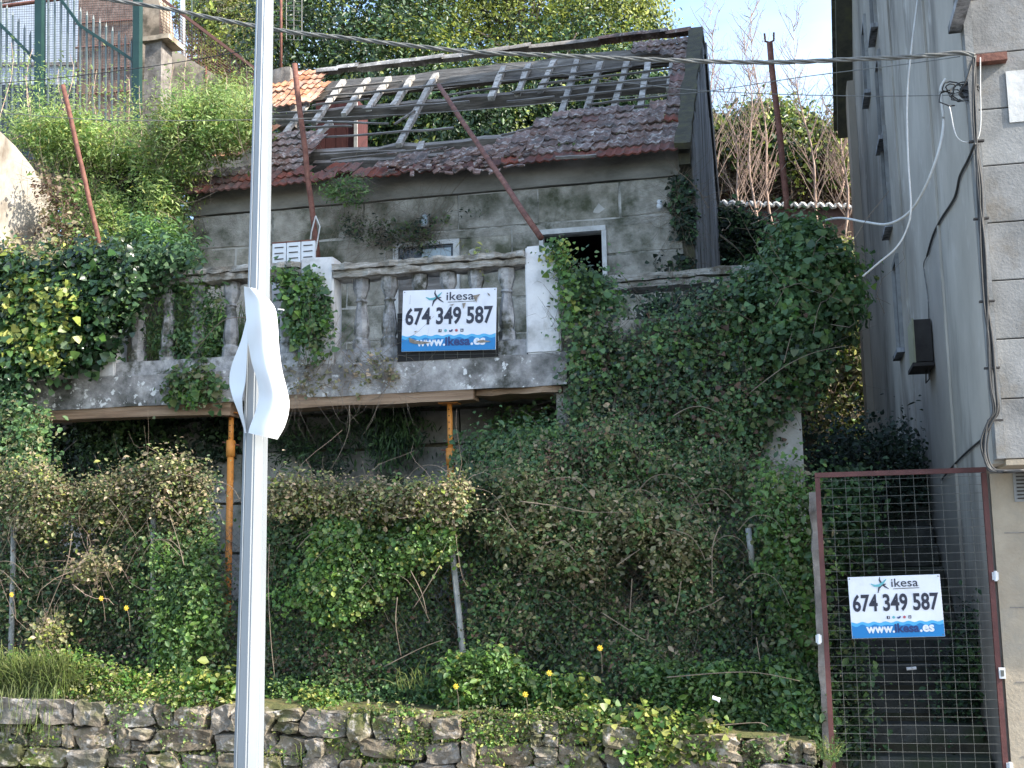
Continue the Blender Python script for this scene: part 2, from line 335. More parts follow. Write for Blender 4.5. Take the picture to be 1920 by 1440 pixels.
# numpy mesh accumulator (leaves, twigs, grass, wires)
class NP:
    def __init__(s): s.v = []; s.q = []; s.t = []; s.n = 0; s.qm = []; s.tm = []
    def add(s, v, f, m):
        f = np.asarray(f) + s.n; s.v.append(v.reshape(-1, 3)); s.n += len(s.v[-1])
        if f.shape[1] == 4: s.q.append(f); s.qm.append(np.full(len(f), m))
        else: s.t.append(f); s.tm.append(np.full(len(f), m))
    def leaves(s, P, Nrm, size, m, aspect=.62, upbias=.0, shape='oval', fold=.25):
        n = len(P)
        if n == 0: return
        Nn = Nrm / (np.linalg.norm(Nrm, axis=1, keepdims=True) + 1e-9)
        T = G.normal(size=(n, 3)); T[:, 2] += upbias
        T -= (T * Nn).sum(1, keepdims=True) * Nn; T /= np.linalg.norm(T, axis=1, keepdims=True) + 1e-9
        B = np.cross(Nn, T)
        S = (size * (.42 + 1.0 * G.uniform(0, 1, n) ** 1.8))[:, None]
        W = S * aspect
        if shape == 'oval':
            co = [(0, -.5, 0), (.5, -.12, fold), (.42, .22, fold), (0, .55, 0), (-.42, .22, fold), (-.5, -.12, fold)]
            q = [(0, 1, 2, 3), (0, 3, 4, 5)]; t = None
        elif shape == 'ivy':
            co = [(0, -.4, 0), (.6, -.3, .12), (.45, .1, .05), (0, .55, -.05), (-.45, .1, .05), (-.6, -.3, .12)]
            q = [(0, 1, 2, 3), (0, 3, 4, 5)]
        elif shape == 'blade':
            co = [(-.5, -.5, 0), (.5, -.5, 0), (.35, .1, .4), (0, .5, 0), (-.35, .1, .4)]
            q = [(0, 1, 2, 4)]; t = [(4, 2, 3)]
        elif shape == 'dia':
            co = [(0, -.5, 0), (.5, 0, fold), (0, .5, 0), (-.5, 0, fold)]; q = [(0, 1, 2, 3)]
        k = len(co); V = np.zeros((n, k, 3))
        for i, (a, b, c) in enumerate(co):
            V[:, i] = P + B * W * a + T * S * b + Nn * W * c
        base = (np.arange(n) * k)[:, None]
        n0 = s.n
        allq = np.concatenate([base + np.array(x)[None] for x in q])
        s.v.append(V.reshape(-1, 3)); s.n += n * k
        s.q.append(allq + n0); s.qm.append(np.full(len(allq), m))
        if shape == 'blade':
            at_ = np.concatenate([base + np.array(x)[None] for x in t]); s.t.append(at_ + n0); s.tm.append(np.full(len(at_), m))
    def strands(s, A, Bp, sag, r, m, seg=4, wob=.03):
        """thin curved triangular tubes from A to Bp (n,3)"""
        n = len(A)
        if n == 0: return
        D = Bp - A; Dn = D / (np.linalg.norm(D, axis=1, keepdims=True) + 1e-9)
        X = np.cross(Dn, np.array([0.3, 1, .2])); X /= np.linalg.norm(X, axis=1, keepdims=True) + 1e-9
        Y = np.cross(X, Dn); V = np.zeros((n, seg + 1, 3, 3)); r = np.broadcast_to(np.asarray(r, float), (n,))
        W1 = G.normal(size=(n, 3)) * wob; W2 = G.normal(size=(n, 3)) * wob
        for i in range(seg + 1):
            t = i / seg; C = A + D * t + W1 * math.sin(t * math.pi) + W2 * math.sin(t * 2 * math.pi) * .7
            C[:, 2] += np.broadcast_to(sag, (n,)) * 4 * t * (1 - t)
            rr = (r * (1 - .6 * t))[:, None]
            for j in range(3):
                a = j * 2.0944; V[:, i, j] = C + X * rr * math.cos(a) + Y * rr * math.sin(a)
        f = []
        for i in range(seg):
            for j in range(3):
                q = (j + 1) % 3; f.append((i * 3 + j, i * 3 + q, i * 3 + 3 + q, i * 3 + 3 + j))
        f = np.array(f); F_ = (f[None] + (np.arange(n) * (seg + 1) * 3)[:, None, None]).reshape(-1, 4)
        s.add(V, F_, m)
    def build(s, name, mats, parent=None):
        me = bpy.data.meshes.new(name)
        V = np.concatenate(s.v).astype(np.float32)
        q = np.concatenate(s.q) if s.q else np.zeros((0, 4), int); t = np.concatenate(s.t) if s.t else np.zeros((0, 3), int)
        mi = np.concatenate(s.qm + s.tm)
        loops = np.concatenate([q.ravel(), t.ravel()]).astype(np.int32)
        st = np.concatenate([np.arange(len(q)) * 4, len(q) * 4 + np.arange(len(t)) * 3]).astype(np.int32)
        me.vertices.add(len(V)); me.vertices.foreach_set('co', V.ravel())
        me.loops.add(len(loops)); me.loops.foreach_set('vertex_index', loops)
        me.polygons.add(len(st)); me.polygons.foreach_set('loop_start', st)
        for m in mats: me.materials.append(m)
        me.polygons.foreach_set('material_index', mi.astype(np.int32))
        me.update(calc_edges=True); me.validate()
        return link(name, me, parent)

def sample_poly(poly, Y, n, zfun=None):
    """n random points on the plane y=Y inside the outline"""
    W3 = [at(px, py, Y) for px, py in poly]; xz = [(p.x, p.z) for p in W3]
    x0, x1 = min(p[0] for p in xz), max(p[0] for p in xz); z0, z1 = min(p[1] for p in xz), max(p[1] for p in xz)
    out = np.zeros((0, 2))
    while len(out) < n:
        c = np.stack([G.uniform(x0, x1, n * 2), G.uniform(z0, z1, n * 2)], 1)
        out = np.concatenate([out, c[inpoly(c[:, 0], c[:, 1], xz)]])
    out = out[:n]
    return np.stack([out[:, 0], np.full(n, float(Y)), out[:, 1]], 1)
def thicket(B, poly, Y, n, size, mixw, depth=.18, clus=.10, per=26, shape='oval', aspect=.62, nbias=(0, -1, .55), nrand=.75, gap=.36, nscale=2.6, seed=0, twig=0, twm=None, twlen=.35, twr=.0017, upbias=0, hang=0.0, bulge=.25, holes=()):
    """leaf clumps of a thicket that fills the outline: clumps follow a lumpy front, gaps stay open"""
    nc = max(1, int(n * 1.25) // per)
    C = sample_poly(poly, Y, nc * 3)
    nz = vnoise(C, nscale, seed) * .6 + vnoise(C, nscale * 2.7, seed + 5) * .4
    keep = nz + G.uniform(-.12, .12, len(C)) > gap
    C = C[keep][:nc]; nz = nz[keep][:nc]; nc = len(C)
    C[:, 1] += -(nz - .45) * bulge * 2 + G.uniform(0, depth, nc)
    lay = G.choice(len(mixw), nc, p=np.array([w_ for _, w_ in mixw]) / sum(w_ for _, w_ in mixw))
    P = np.repeat(C, per, 0); L = np.repeat(lay, per)
    off = G.normal(size=P.shape) * clus * np.repeat(G.uniform(.5, 1.2, nc), per)[:, None]
    off[:, 1] *= .6; off[:, 2] -= hang * np.abs(off[:, 0])
    P = P + off
    if holes:
        kk = np.ones(len(P), bool)
        for hp in holes:
            W3 = [at(a_, b_, Y) for a_, b_ in hp]; kk &= ~(inpoly(P[:, 0], P[:, 2], [(p_.x, p_.z) for p_ in W3]) & (G.uniform(size=len(P)) < .93))
        rep = np.repeat(np.arange(nc), per)[kk]; P = P[kk]; off = off[kk]; L = L[kk]
    else: rep = np.repeat(np.arange(nc), per)
    Nn = np.array(nbias)[None] + off / clus * .35 + G.normal(size=P.shape) * nrand
    L = np.where(G.uniform(size=len(L)) < .12, G.integers(0, len(mixw), len(L)), L)
    szc = G.uniform(.7, 1.35, nc)[rep]
    for i, (m, _) in enumerate(mixw):
        k = L == i; B.leaves(P[k], Nn[k], (size * szc[k]), m, aspect, upbias, shape)
    if twig:
        A = C[G.integers(0, nc, twig)] + G.normal(size=(twig, 3)) * .04
        a = G.uniform(-math.pi, math.pi, twig); l = twlen * G.uniform(.4, 1.6, twig)
        D = np.stack([np.cos(a) * l, G.uniform(-.35, .1, twig) * l, np.sin(a) * l], 1)
        B.strands(A, A + D, G.uniform(-.1, .12, twig), twr * G.uniform(.5, 1.6, twig), twm, 5, .04)
def blobs(B, specs, n, size, mixw, shape='oval', aspect=.5, clus=.3, per=40, shell=.35, nrand=.7, seed=0, upbias=0, gap=.3, nscale=.8):
    vol = np.array([s[3] * s[4] + s[4] * s[5] + s[3] * s[5] for s in specs]); vol = vol / vol.sum()
    for sp, v in zip(specs, vol):
        nc = int(n * v / per) + 1
        d = G.normal(size=(nc * 2, 3)); d /= np.linalg.norm(d, axis=1, keepdims=True)
        r = 1 - shell * G.uniform(0, 1, nc * 2) ** 1.5
        R3 = np.array(sp[3:6]); lump = 1 + (vnoise(d * 2 + 7, 1.8, seed) - .5) * .5
        C = np.array(sp[:3]) + d * R3 * (r * lump)[:, None]
        k = vnoise(C, nscale, seed + 3) + G.uniform(-.1, .1, len(C)) > gap
        C = C[k][:nc]; d = d[k][:nc]; nc = len(C)
        if nc == 0: continue
        P = np.repeat(C, per, 0); dd = np.repeat(d, per, 0); off = G.normal(size=P.shape) * clus
        P += off; Nn = dd * .8 + off / clus * .5 + np.array([0, 0, .4]) + G.normal(size=P.shape) * nrand
        L = np.repeat(G.choice(len(mixw), nc, p=np.array([w_ for _, w_ in mixw]) / sum(w_ for _, w_ in mixw)), per)
        for i, (m, _) in enumerate(mixw):
            kk = L == i; B.leaves(P[kk], Nn[kk], np.full(kk.sum(), size), m, aspect, upbias, shape)
def stufft(B, name, mats, label, cat, parent=None, kind='stuff'):
    o = B.build(name, mats, parent)
    if parent is None: tag(o, label, cat, None, kind)
    return o

# ------------------------------------------------------------------ planes of the place
YW, YG, YB, YH = 8.0, 8.0, 9.1, 13.0
XR = atX(1850, 882, at(1850, 882, 8.0).x).x
ZT = 3.02                                   # underside of the balcony slab
# ------------------------------------------------------------------ the setting
b = MB(); b.add([(-400, -60, 0), (400, -60, 0), (400, 7.96, 0), (-400, 7.96, 0)], [(0, 1, 2, 3)])
tag(b.build('road', m_asphalt), kind='structure')
b = MB()
b.prism([(5.9, .004), (5.9, .12), (6.0, .13), (7.97, .13), (7.97, .004)], 'X', -60, 60)
tag(b.build('pavement', mat('pavement_concrete', [(.22, .21, .2), (.32, .31, .3)], 8)), kind='structure')
def hill(x, y):
    if y < 8.25: return .52 if x < .06 else .1
    if x > .06 and x < 14 and y < 19.75: return max(.1, min(2.3, .2 + (y - 8.3) * .6))
    z = np.interp(y, [8.25, 9.3, 10.1, 10.3, 17, 18.5, 19.8, 20.2, 26, 60, 400], [.55, .75, .8, 3.0, 3.2, 4.2, 5.6, 6.9, 8.5, 16, 60])
    if x < -6.6: z += min(1.0, (-6.6 - x) / 1.5) * np.interp(y, [9.3, 9.4, 12, 15, 20], [0, .3, 1.2, 3.0, 1.2])
    return z
xs = list(np.arange(-20, 8.01, .35)) ; xs = [-400, -120, -45] + xs + [30, 120, 400]
ys = [8.03, 8.24, 8.27] + list(np.arange(8.6, 9.3, .2)) + [9.3, 9.7, 10.08, 10.3] + list(np.arange(10.6, 24, .4)) + [27, 32, 45, 60, 100, 200, 400]
b = MB(); vv = []
for y in ys:
    for x in xs:
        vv.append((x, y, hill(x, y) + (mnoise.noise(Vector((x * .9, y * .9, 0))) * .12 if y > 9.6 and abs(x) < 30 else 0)))
n = len(xs); b.add(vv, [(j * n + i, j * n + i + 1, (j + 1) * n + i + 1, (j + 1) * n + i) for j in range(len(ys) - 1) for i in range(n - 1)])
tag(b.build('hillside_ground', m_soil, smooth=True), kind='structure')
# steps up the alley
st = thing('alley_steps', 'mossy concrete steps climbing the alley behind the mesh gate', 'steps', (0.6, 8.3, .1))
for i in range(13):
    q = MB(); q.mm((.14, 8.25 + i * .27, .1 + i * .17), (XR - .02, 8.25 + i * .27 + .33, .27 + i * .17))
    o = q.build('step', mat('step_concrete', [(.02, .022, .018), (.05, .05, .045), (.09, .09, .08)], 7, stain=(.03, .04, .015)) if i == 0 else MATS['step_concrete'], st); o.location = -st.location
    bevel(o, .012)

# ------------------------------------------------------------------ stone retaining wall along the street
def walltop(x): return np.interp(x, [-6, -5.23, -1.33, .06], [.88, .85, .71, .60])
sw = thing('stone_retaining_wall', 'low dry stone wall of rough fieldstones along the bottom of the picture', 'wall', (-2.6, YW, 0))
q = MB(); x0, x1 = -6.0, .02
q.add([(x0, 8.07, 0), (x1, 8.07, 0), (x1, 8.07, .56), (x0, 8.07, .82), (x0, 8.35, 0), (x1, 8.35, 0), (x1, 8.35, .56), (x0, 8.35, .82)], [(0, 1, 2, 3), (5, 4, 7, 6), (3, 2, 6, 7), (0, 3, 7, 4), (1, 5, 6, 2)])
o = q.build('earth_core', m_mortar, sw); o.location = -sw.location
def stone_mesh(wd, ht, dp, seed):
    bm = bmesh.new(); bmesh.ops.create_cube(bm, size=1); bmesh.ops.subdivide_edges(bm, edges=list(bm.edges), cuts=4, use_grid_fill=True)
    rr = random.Random(seed); kx, kz = rr.uniform(-.22, .22), rr.uniform(-.18, .18)
    pw = rr.uniform(4.5, 11)
    for v in bm.verts:
        x, y, z = v.co * 2
        k = (abs(x) ** pw + abs(z) ** pw + abs(y) ** 3.0) ** (1 / pw)
        s_ = 1 / max(k, .001); x, z, y = x * s_, z * s_, y * min(1, s_ * 1.15)
        x += kx * z; z += kz * x
        nv = mnoise.noise_vector(Vector((x, y, z)) * 1.1 + Vector((seed * 3.1, 0, 0))) * .2 + mnoise.noise_vector(Vector((x, y, z)) * 3.0 + Vector((seed, 5, 0))) * .12
        v.co = Vector(((x + nv.x) * wd / 2, (y + nv.y * 1.4) * dp / 2, (z + nv.z) * ht / 2))
    me = bpy.data.meshes.new('stone'); bm.to_mesh(me); bm.free(); me.materials.append(m_stone)
    return me
sid = 0
rows = 6
zb = [0, .16, .30, .44, .60, .78, 1.0]
x = x0
for r in range(rows):
    x = x0 + rnd.uniform(-.2, 0)
    while x < .0:
        wd = rnd.choice([.09, .14, .19, .25, .31, .4]) * rnd.uniform(.85, 1.15)
        if x + wd > .06: wd = .06 - x
        if wd < .07: break
        cx = x + wd / 2; H = walltop(cx)
        z0_, z1_ = [H * k + mnoise.noise(Vector((cx * 2.1, r * 3.3 + j, 1))) * .035 * (0 < r + j < rows) for j, k in ((0, zb[r]), (1, zb[r + 1]))]
        z1_ = min(z1_, H - .01)
        parts_ = [(z0_, z1_)]
        if wd < .2 and (z1_ - z0_) > .11 and rnd.random() < .45: mid = (z0_ + z1_) / 2; parts_ = [(z0_, mid), (mid, z1_)]
        for a, c in parts_:
            sid += 1
            o = link('stone', stone_mesh(wd * 1.0, (c - a) * 1.0, .24, sid), sw); o.location = Vector((cx, 8.06 + rnd.uniform(-.035, .03), (a + c) / 2)) - sw.location
            o.rotation_euler = (0, rnd.uniform(-.12, .12), 0)
        x += wd
q = MB(); n = 60; top = []
for i in range(n + 1):
    xx = x0 + (x1 - x0) * i / n; H = walltop(xx)
    top.append(((xx, 8.0 + rnd.uniform(-.015, .02), H - .02), (xx, 8.03 + rnd.uniform(-.01, .02), H + rnd.uniform(.0, .02)), (xx, 8.32, H + .02), (xx, 8.36, H - .06)))
q.add([p for t in top for p in t], [(i * 4 + j, i * 4 + 4 + j, i * 4 + 5 + j, i * 4 + 1 + j) for i in range(n) for j in range(3)])
o = q.build('moss_capping', m_moss, sw, True); o.location = -sw.location

# ------------------------------------------------------------------ chain-link fence on the wall
YF = 8.42
cf = thing('chain_link_fence', 'sagging green chain-link fence buried in brambles behind the stone wall', 'fence', (-2.6, YF, .6))
def local(o, root): o.location = o.location - root.location; return o
for (xa, ya, xb_, yb) in ((288, 905, 286, 1250), (843, 985, 868, 1225), (1403, 990, 1411, 1060), (28, 900, 20, 1250)):
    A = at(xa, ya, YF + .0); Bq = at(xb_, yb, YF); Bq2 = Bq + (Bq - A).normalized() * max(0, (Bq.z - .5)) if xa != 1403 else Bq
    o = MB().tube([A, Bq2], .021, 10).build('post', m_fpost, cf, True); local(o, cf)
B = NP(); pitch = .055; xa_, xb_ = -5.9, 0.0; za, zb_ = .72, 2.0
nW = int((xb_ - xa_) / pitch); nz_ = int((zb_ - za) / pitch)
A_, B_ = [], []
for i in range(nW):
    for k in range(nz_):
        s_ = 1 if k % 2 == 0 else -1
        xx = xa_ + i * pitch
        A_.append((xx - s_ * pitch / 2, YF + .035, za + k * pitch)); B_.append((xx + s_ * pitch / 2, YF + .035, za + (k + 1) * pitch))
        A_.append((xx + s_ * pitch / 2, YF + .037, za + k * pitch)); B_.append((xx - s_ * pitch / 2, YF + .037, za + (k + 1) * pitch))
B.strands(np.array(A_), np.array(B_), 0, .0016, 0, 1, 0)
o = B.build('wire_netting', [m_chain], cf); o['kind'] = 'stuff'; local(o, cf)

# ------------------------------------------------------------------ retaining walls under the terrace
rw = thing('terrace_wall', 'rough granite wall under the balcony, dark behind the brambles', 'wall', (-3.9, 10, .6))
Yw2 = 10.0
q = MB(); q.mm((-6.6, Yw2 + .07, .5), (-1.45, Yw2 + .4, ZT)); local(q.build('mortar_core', m_mortar, rw), rw)
z = .6; r = 0
m_uw = mat('damp_granite', [(.14, .135, .125), (.3, .29, .27), (.48, .47, .44)], 4, bump=.8, rand=.35, stain=(.04, .05, .025), stain_scale=2)
while z < ZT - .1:
    h = min(.42, ZT - .02 - z); x = -6.6 + rnd.uniform(0, .3)
    while x < -1.45:
        wd = min(rnd.uniform(.45, .85), -1.45 - x)
        if wd > .08:
            o = MB().mm((x + .012, Yw2, z + .01), (x + wd - .012, Yw2 + .09, z + h - .01)).build('block', m_uw, rw)
            roughen(o, .025, 3, 2, r); local(o, rw)
        x += wd; r += 1
    z += .42
fw = thing('plastered_side_wall', 'tall plastered wall under ivy beside the mesh gate', 'wall', (-.6, 9.25, .6))
q = MB(); q.mm((-1.7, 9.2, .5), (.09, 9.45, 3.5)); q.mm((-.16, 9.451, .5), (.09, 13, 3.15))
m_plast = mat('stained_plaster', [(.2, .185, .15), (.36, .34, .3), (.5, .48, .44)], 2.6, bump=.5, bscale=30, stain=(.06, .065, .04), stain_scale=2.2, stain_pos=(.46, .62))
o = q.build('plaster_face', m_plast, fw); local(o, fw)
q = MB(); q.bar((.135, 8.2, .2), (.135, 8.2, 2.1), .06, .22, n=16, wob=.003); o = q.build('gate_pier', m_dpillar, fw); roughen(o, .008, 9, 1); local(o, fw)

# ------------------------------------------------------------------ balcony
bal = thing('balcony', 'concrete balcony with stained white balusters propped up in front of the ruined house', 'balcony', (-3.9, YB, ZT))
SX0, SX1 = -6.35, -1.6
q = MB(); q.mm((SX0, YB, ZT), (SX1, Yw2 + .3, ZT + .25)); o = q.build('slab', m_conc, bal); roughen(o, .012, 4, 4); local(o, bal)
q = MB(); q.mm((SX0, Yw2 + .3, ZT + .1), (SX1, 13, ZT + .24)); q.mm((SX1 + .002, 9.75, ZT + .02), (-.1, 13, ZT + .24)); local(q.build('terrace_floor', m_conc, bal), bal)
zs = ZT + .25
def pillar(px0, px1, ytop, Y=YB):
    a = at(px0, 600, Y).x; c = at(px1, 600, Y).x; zt = at((px0 + px1) / 2, ytop, Y).z
    o = MB().mm((a, Y + .005, zs), (c, Y + .21, zt)).build('pillar', m_white, bal); bevel(o, .012, 2); roughen(o, .008, 5, 2, px0); local(o, bal); return a, c, zt
P0 = pillar(148, 216, 500); P1 = pillar(562, 624, 482); P2 = pillar(986, 1050, 459)
def bay(xa, xb, pxs, zt):
    o = MB().mm((xa, YB + .03, zs), (xb, YB + .17, zs + .12)).build('plinth', m_balus, bal); roughen(o, .01, 7, 3); local(o, bal)
    for k, (dz, w_, t_) in enumerate(((0, .2, .05), (.055, .25, .045))):
        q = MB(); q.bar((xa, YB + .1, zt - .09 + dz), (xb, YB + .1, zt - .09 + dz), w_, t_, n=26, wob=.0025); o = q.build('rail', m_rail, bal); roughen(o, .012, 16, 1, k); local(o, bal)
    h = zt - .12 - (zs + .12)
    prof = [(.062, 0), (.062, .13), (.05, .15), (.045, .17), (.055, .22), (.058, .3), (.045, .52), (.036, .64), (.036, .66), (.048, .68), (.036, .71), (.05, .8), (.06, .86), (.06, 1.0)]
    for px in pxs:
        c = at(px, 570, YB).x
        q = MB(); q.lathe((c, YB + .1, zs + .12), [(r_ * 1.2, z_ * h) for r_, z_ in prof], 8, square=1.0); o = q.build('baluster', m_balus, bal); o.data.transform(Matrix.Identity(4))
        roughen(o, .008, 12, 0, px); local(o, bal)
bay(P0[1], P1[0], [250, 306, 362, 424, 480, 530], at(400, 500, YB).z)
bay(P1[1], P2[0], [670, 723, 780, 834, 887, 945], at(800, 481, YB).z)
# right terrace rail, set back
zr = at(1300, 512, 9.8).z
q = MB(); q.bar((P2[1] - .1, 9.8, zr - .03), (at(1425, 505, 9.8).x, 9.8, zr - .02), .24, .055, n=20, wob=.003); q.bar((P2[1] - .1, 9.8, zr - .09), (at(1425, 505, 9.8).x, 9.8, zr - .085), .2, .05, n=20, wob=.003)
o = q.build('side_rail', m_rail, bal); roughen(o, .01, 9, 1); local(o, bal)

# props and timbers
zj = at(60, 775, YB + .1)
t1 = MB(); A = at(60, 777, YB + .10); Bq = at(440, 766, YB + .10)
o = t1.bar(A, Bq, .16, .115, n=10, wob=.004).build('timber_beam', m_plank); tag(o, 'long brown timber wedged under the left half of the balcony', 'beam', 'timbers under the balcony')
o = MB().bar(at(530, 757, YB + .11), at(893, 741, YB + .11), .2, .10, n=8, wob=.003).build('timber_beam', m_plank); tag(o, 'pale brown plank on the props under the right half of the balcony', 'beam', 'timbers under the balcony')
o = MB().bar(at(905, 742, YB + .25), at(1062, 735, YB + .2), .36, .05, n=5, wob=.006).build('timber_beam', m_plank); tag(o, 'short broken board under the right corner of the balcony', 'beam', 'timbers under the balcony')
def prop(px, py, pyb, pxb, label, outer_from):
    T = at(px, py, YB + .14); Bt = at(pxb, pyb, YB + .14); d = (Bt - T).normalized(); Bt = T + d * ((T.z - .68) / -d.z)
    r = thing('steel_prop', label, 'prop', Bt, 'orange steel props under the balcony')
    M1 = at(px + (pxb - px) * (outer_from - py) / (pyb - py), outer_from, YB + .14)
    for nm, q, mm_ in (('head_plate', MB().box(T - d * -.004, (.15, .12, .008)), m_orange), ('inner_tube', MB().tube([T, M1], .021, 12), m_orange), ('outer_tube', MB().tube([M1, Bt], .027, 12), m_orange),
                       ('collar', MB().tube([M1 - d * .06, M1 + d * .07], .036, 12), m_orange), ('pin', MB().tube([M1 - d * .03 + Vector((-.07, -.0, .02)), M1 - d * .03 + Vector((.07, 0, -.01))], .006, 6), m_rust),
                       ('base_plate', MB().box(Bt, (.14, .14, .012)), m_orange)):
        local(q.build(nm, mm_, r, nm != 'head_plate' and nm != 'base_plate'), r)
    q = MB()
    for k in range(8):
        p = T + d * (.05 + k * .05)
        if (p - T).length < (M1 - T).length - .05: q.tube([p + Vector((0, -.0245, 0)), p + Vector((0, -.018, 0))], .005, 6)
    if q.v: local(q.build('pin_hole', m_dark, r), r)
prop(434, 775, 1270, 424, 'rust-streaked orange prop just left of the lamp post', 840)
prop(843, 756, 1200, 850, 'orange prop with pin holes right of the lamp post', 855)
prop(32, 790, 1200, 26, 'rusty orange prop at the far left, mostly hidden by brambles', 830)

# wire grid hanging on the railing behind the sign
wg = thing('wire_grid', 'dark wire grid panel tied to the balusters behind the sign', 'grid', at(835, 600, YB - .01))
q = MB(); 
for px in range(738, 940, 24): q.tube([at(px, 592, YB - .012), at(px, 690 if px < 740 else 676, YB - .012)], .0017, 4)
for py in range(594, 682, 23): q.tube([at(734, py + 4, YB - .015), at(938, py, YB - .015)], .0017, 4)
local(q.build('wires', m_wire, wg), wg)
o = MB().add([at(738, 590, YB + .0), at(936, 586, YB + 0), at(936, 655, YB + .0), at(738, 672, YB + 0)], [(0, 1, 2, 3)]) 
q = MB(); a = at(745, 588, YB - .004); c = at(934, 668, YB - .004); q.mm((a.x, YB - .006, c.z), (c.x, YB + .0, a.z)); local(q.build('shade_sheet', m_dark, wg), wg)  # black sheet painted in for the shadowed gap below the sign

# ------------------------------------------------------------------ signs
def text_mesh(body, W_, H_, bold, name, mt, parent, cx, cz, y, shear=0):
    cu = bpy.data.curves.new(name, 'FONT'); cu.body = body; cu.size = 1; cu.offset = bold; cu.extrude = .004; cu.resolution_u = 3
    ob = bpy.data.objects.new('tmp', cu); col.objects.link(ob); bpy.context.view_layer.update()
    me = bpy.data.meshes.new_from_object(ob.evaluated_get(bpy.context.evaluated_depsgraph_get())); bpy.data.objects.remove(ob)
    co = np.zeros(len(me.vertices) * 3); me.vertices.foreach_get('co', co); co = co.reshape(-1, 3)
    mn, mx_ = co.min(0), co.max(0); s_ = (W_ / (mx_[0] - mn[0]), H_ / (mx_[1] - mn[1]))
    out = np.stack([(co[:, 0] - (mn[0] + mx_[0]) / 2) * s_[0] + cx, y - (co[:, 2] > 0) * .0012, (co[:, 1] - (mn[1] + mx_[1]) / 2) * s_[1] + cz], 1)
    me.vertices.foreach_set('co', out.ravel()); me.materials.clear(); me.materials.append(mt); me.update()
    return link(name, me, parent)
def flat(name, mt, parent, poly, y, th=.0015):
    q = MB(); n = len(poly); q.add([(x, y - th, z) for x, z in poly] + [(x, y, z) for x, z in poly], [list(range(n)), list(range(2 * n - 1, n - 1, -1))] + [[i, i + n, (i + 1) % n + n, (i + 1) % n] for i in range(n)])
    return q.build(name, mt, parent)
def make_sign(corners, Y, label, name, damage):
    TL, TR, BR, BL = [at(*c, Y) for c in corners]
    W_ = ((TR - TL).length + (BR - BL).length) / 2; H_ = ((TL - BL).length + (TR - BR).length) / 2
    c = (TL + TR + BR + BL) / 4; r = thing(name, label, 'sign', c, 'estate agent signs')
    ex = ((TR - TL) + (BR - BL)).normalized(); ez = ((TL - BL) + (TR - BR)); ez = (ez - ez.dot(ex) * ex).normalized(); ey = ez.cross(ex)
    r.rotation_euler = Matrix((ex, ey, ez)).transposed().to_euler()
    o = MB().mm((-W_ / 2, 0, -H_ / 2), (W_ / 2, .006, H_ / 2)).build('board', m_sign, r); bevel(o, .002)
    U = lambda u, v: (W_ * (u - .5), H_ * (.5 - v))      # u right, v down
    text_mesh('ikesa', W_ * .29, H_ * .135, .004, 'agency_name', m_ink, r, *U(.615, .115), -.0015)
    text_mesh('674 349 587', W_ * .93, H_ * .29, .028, 'phone_number', m_ink, r, *U(.5, .43), -.0015)
    # emblem: three curved strokes
    def stroke(pts, w0, mt):
        P = [Vector(U(*p)) for p in pts]; L_, R_ = [], []
        for i, p in enumerate(P):
            d = (P[min(i + 1, len(P) - 1)] - P[max(0, i - 1)]).normalized(); nn = Vector((-d.y, d.x)); ww = w0 * math.sin(math.pi * (i + .35) / (len(P) - .3)) * H_
            L_.append(p + nn * ww); R_.append(p - nn * ww)
        flat('emblem_stroke', mt, r, [tuple(p) for p in L_ + R_[::-1]], -.0012 - rnd.uniform(0, .001))
    stroke([(.25, .12), (.29, .155), (.34, .15), (.38, .11), (.42, .05)], .022, m_teal)
    stroke([(.35, .01), (.345, .06), (.365, .12), (.40, .17), (.44, .21)], .016, m_ink)
    stroke([(.415, .13), (.37, .14), (.335, .19), (.32, .27)], .017, m_ink)
    o = flat('tagline', m_balus, r, [U(.485, .205), U(.77, .2), U(.77, .212), U(.485, .217)], -.001)
    # social icons
    for i, mt in enumerate((m_ink, m_teal, m_navy, m_icred, m_ink)):
        cu_, cv = .41 + i * .058, .672; s_ = .016
        if i in (0, 4): poly = [U(cu_ - s_, cv - s_ * 1.5), U(cu_ + s_, cv - s_ * 1.5), U(cu_ + s_, cv + s_ * 1.5), U(cu_ - s_, cv + s_ * 1.5)]
        elif i == 2: poly = [U(cu_ - s_ * 1.2, cv - s_ * .6), U(cu_, cv), U(cu_ + s_ * .5, cv - s_ * 1.3), U(cu_ + s_ * 1.3, cv - s_ * .8), U(cu_ + s_ * .8, cv + s_), U(cu_ - s_ * .4, cv + s_ * 1.5), U(cu_ - s_ * 1.2, cv + s_ * 1.2)]
        else: poly = [U(cu_ + s_ * math.cos(t * .7854), cv + 1.5 * s_ * math.sin(t * .7854)) for t in range(8)]
        flat('icon', mt, r, poly, -.001)
        if i == 0: text_mesh('f', W_ * .012, H_ * .036, .02, 'icon_glyph', m_sign, r, *U(cu_ + .003, cv), -.003)
        if i == 4: text_mesh('in', W_ * .02, H_ * .03, .02, 'icon_glyph', m_sign, r, *U(cu_, cv), -.003)
    wave = [(u, .745 - .012 * math.cos(u * 2 * math.pi * 8)) for u in np.linspace(0.003, .997, 49)]
    flat('wave_band', m_lblue, r, [U(u, v) for u, v in wave] + [U(.997, .996), U(.003, .996)], -.0006)
    flat('wave_band', m_blue, r, [U(u, v + .05 + .01 * math.sin(u * 40)) for u, v in wave] + [U(.997, .994), U(.003, .994)], -.0022)
    text_mesh('www.', W_ * .31, H_ * .105, .035, 'web_address', m_sign, r, *U(.315, .868), -.0045)
    text_mesh('ikesa', W_ * .265, H_ * .15, .035, 'web_address', m_navy, r, *U(.60, .845), -.0045)
    text_mesh('.es', W_ * .155, H_ * .115, .035, 'web_address', m_sign, r, *U(.815, .86), -.0045)
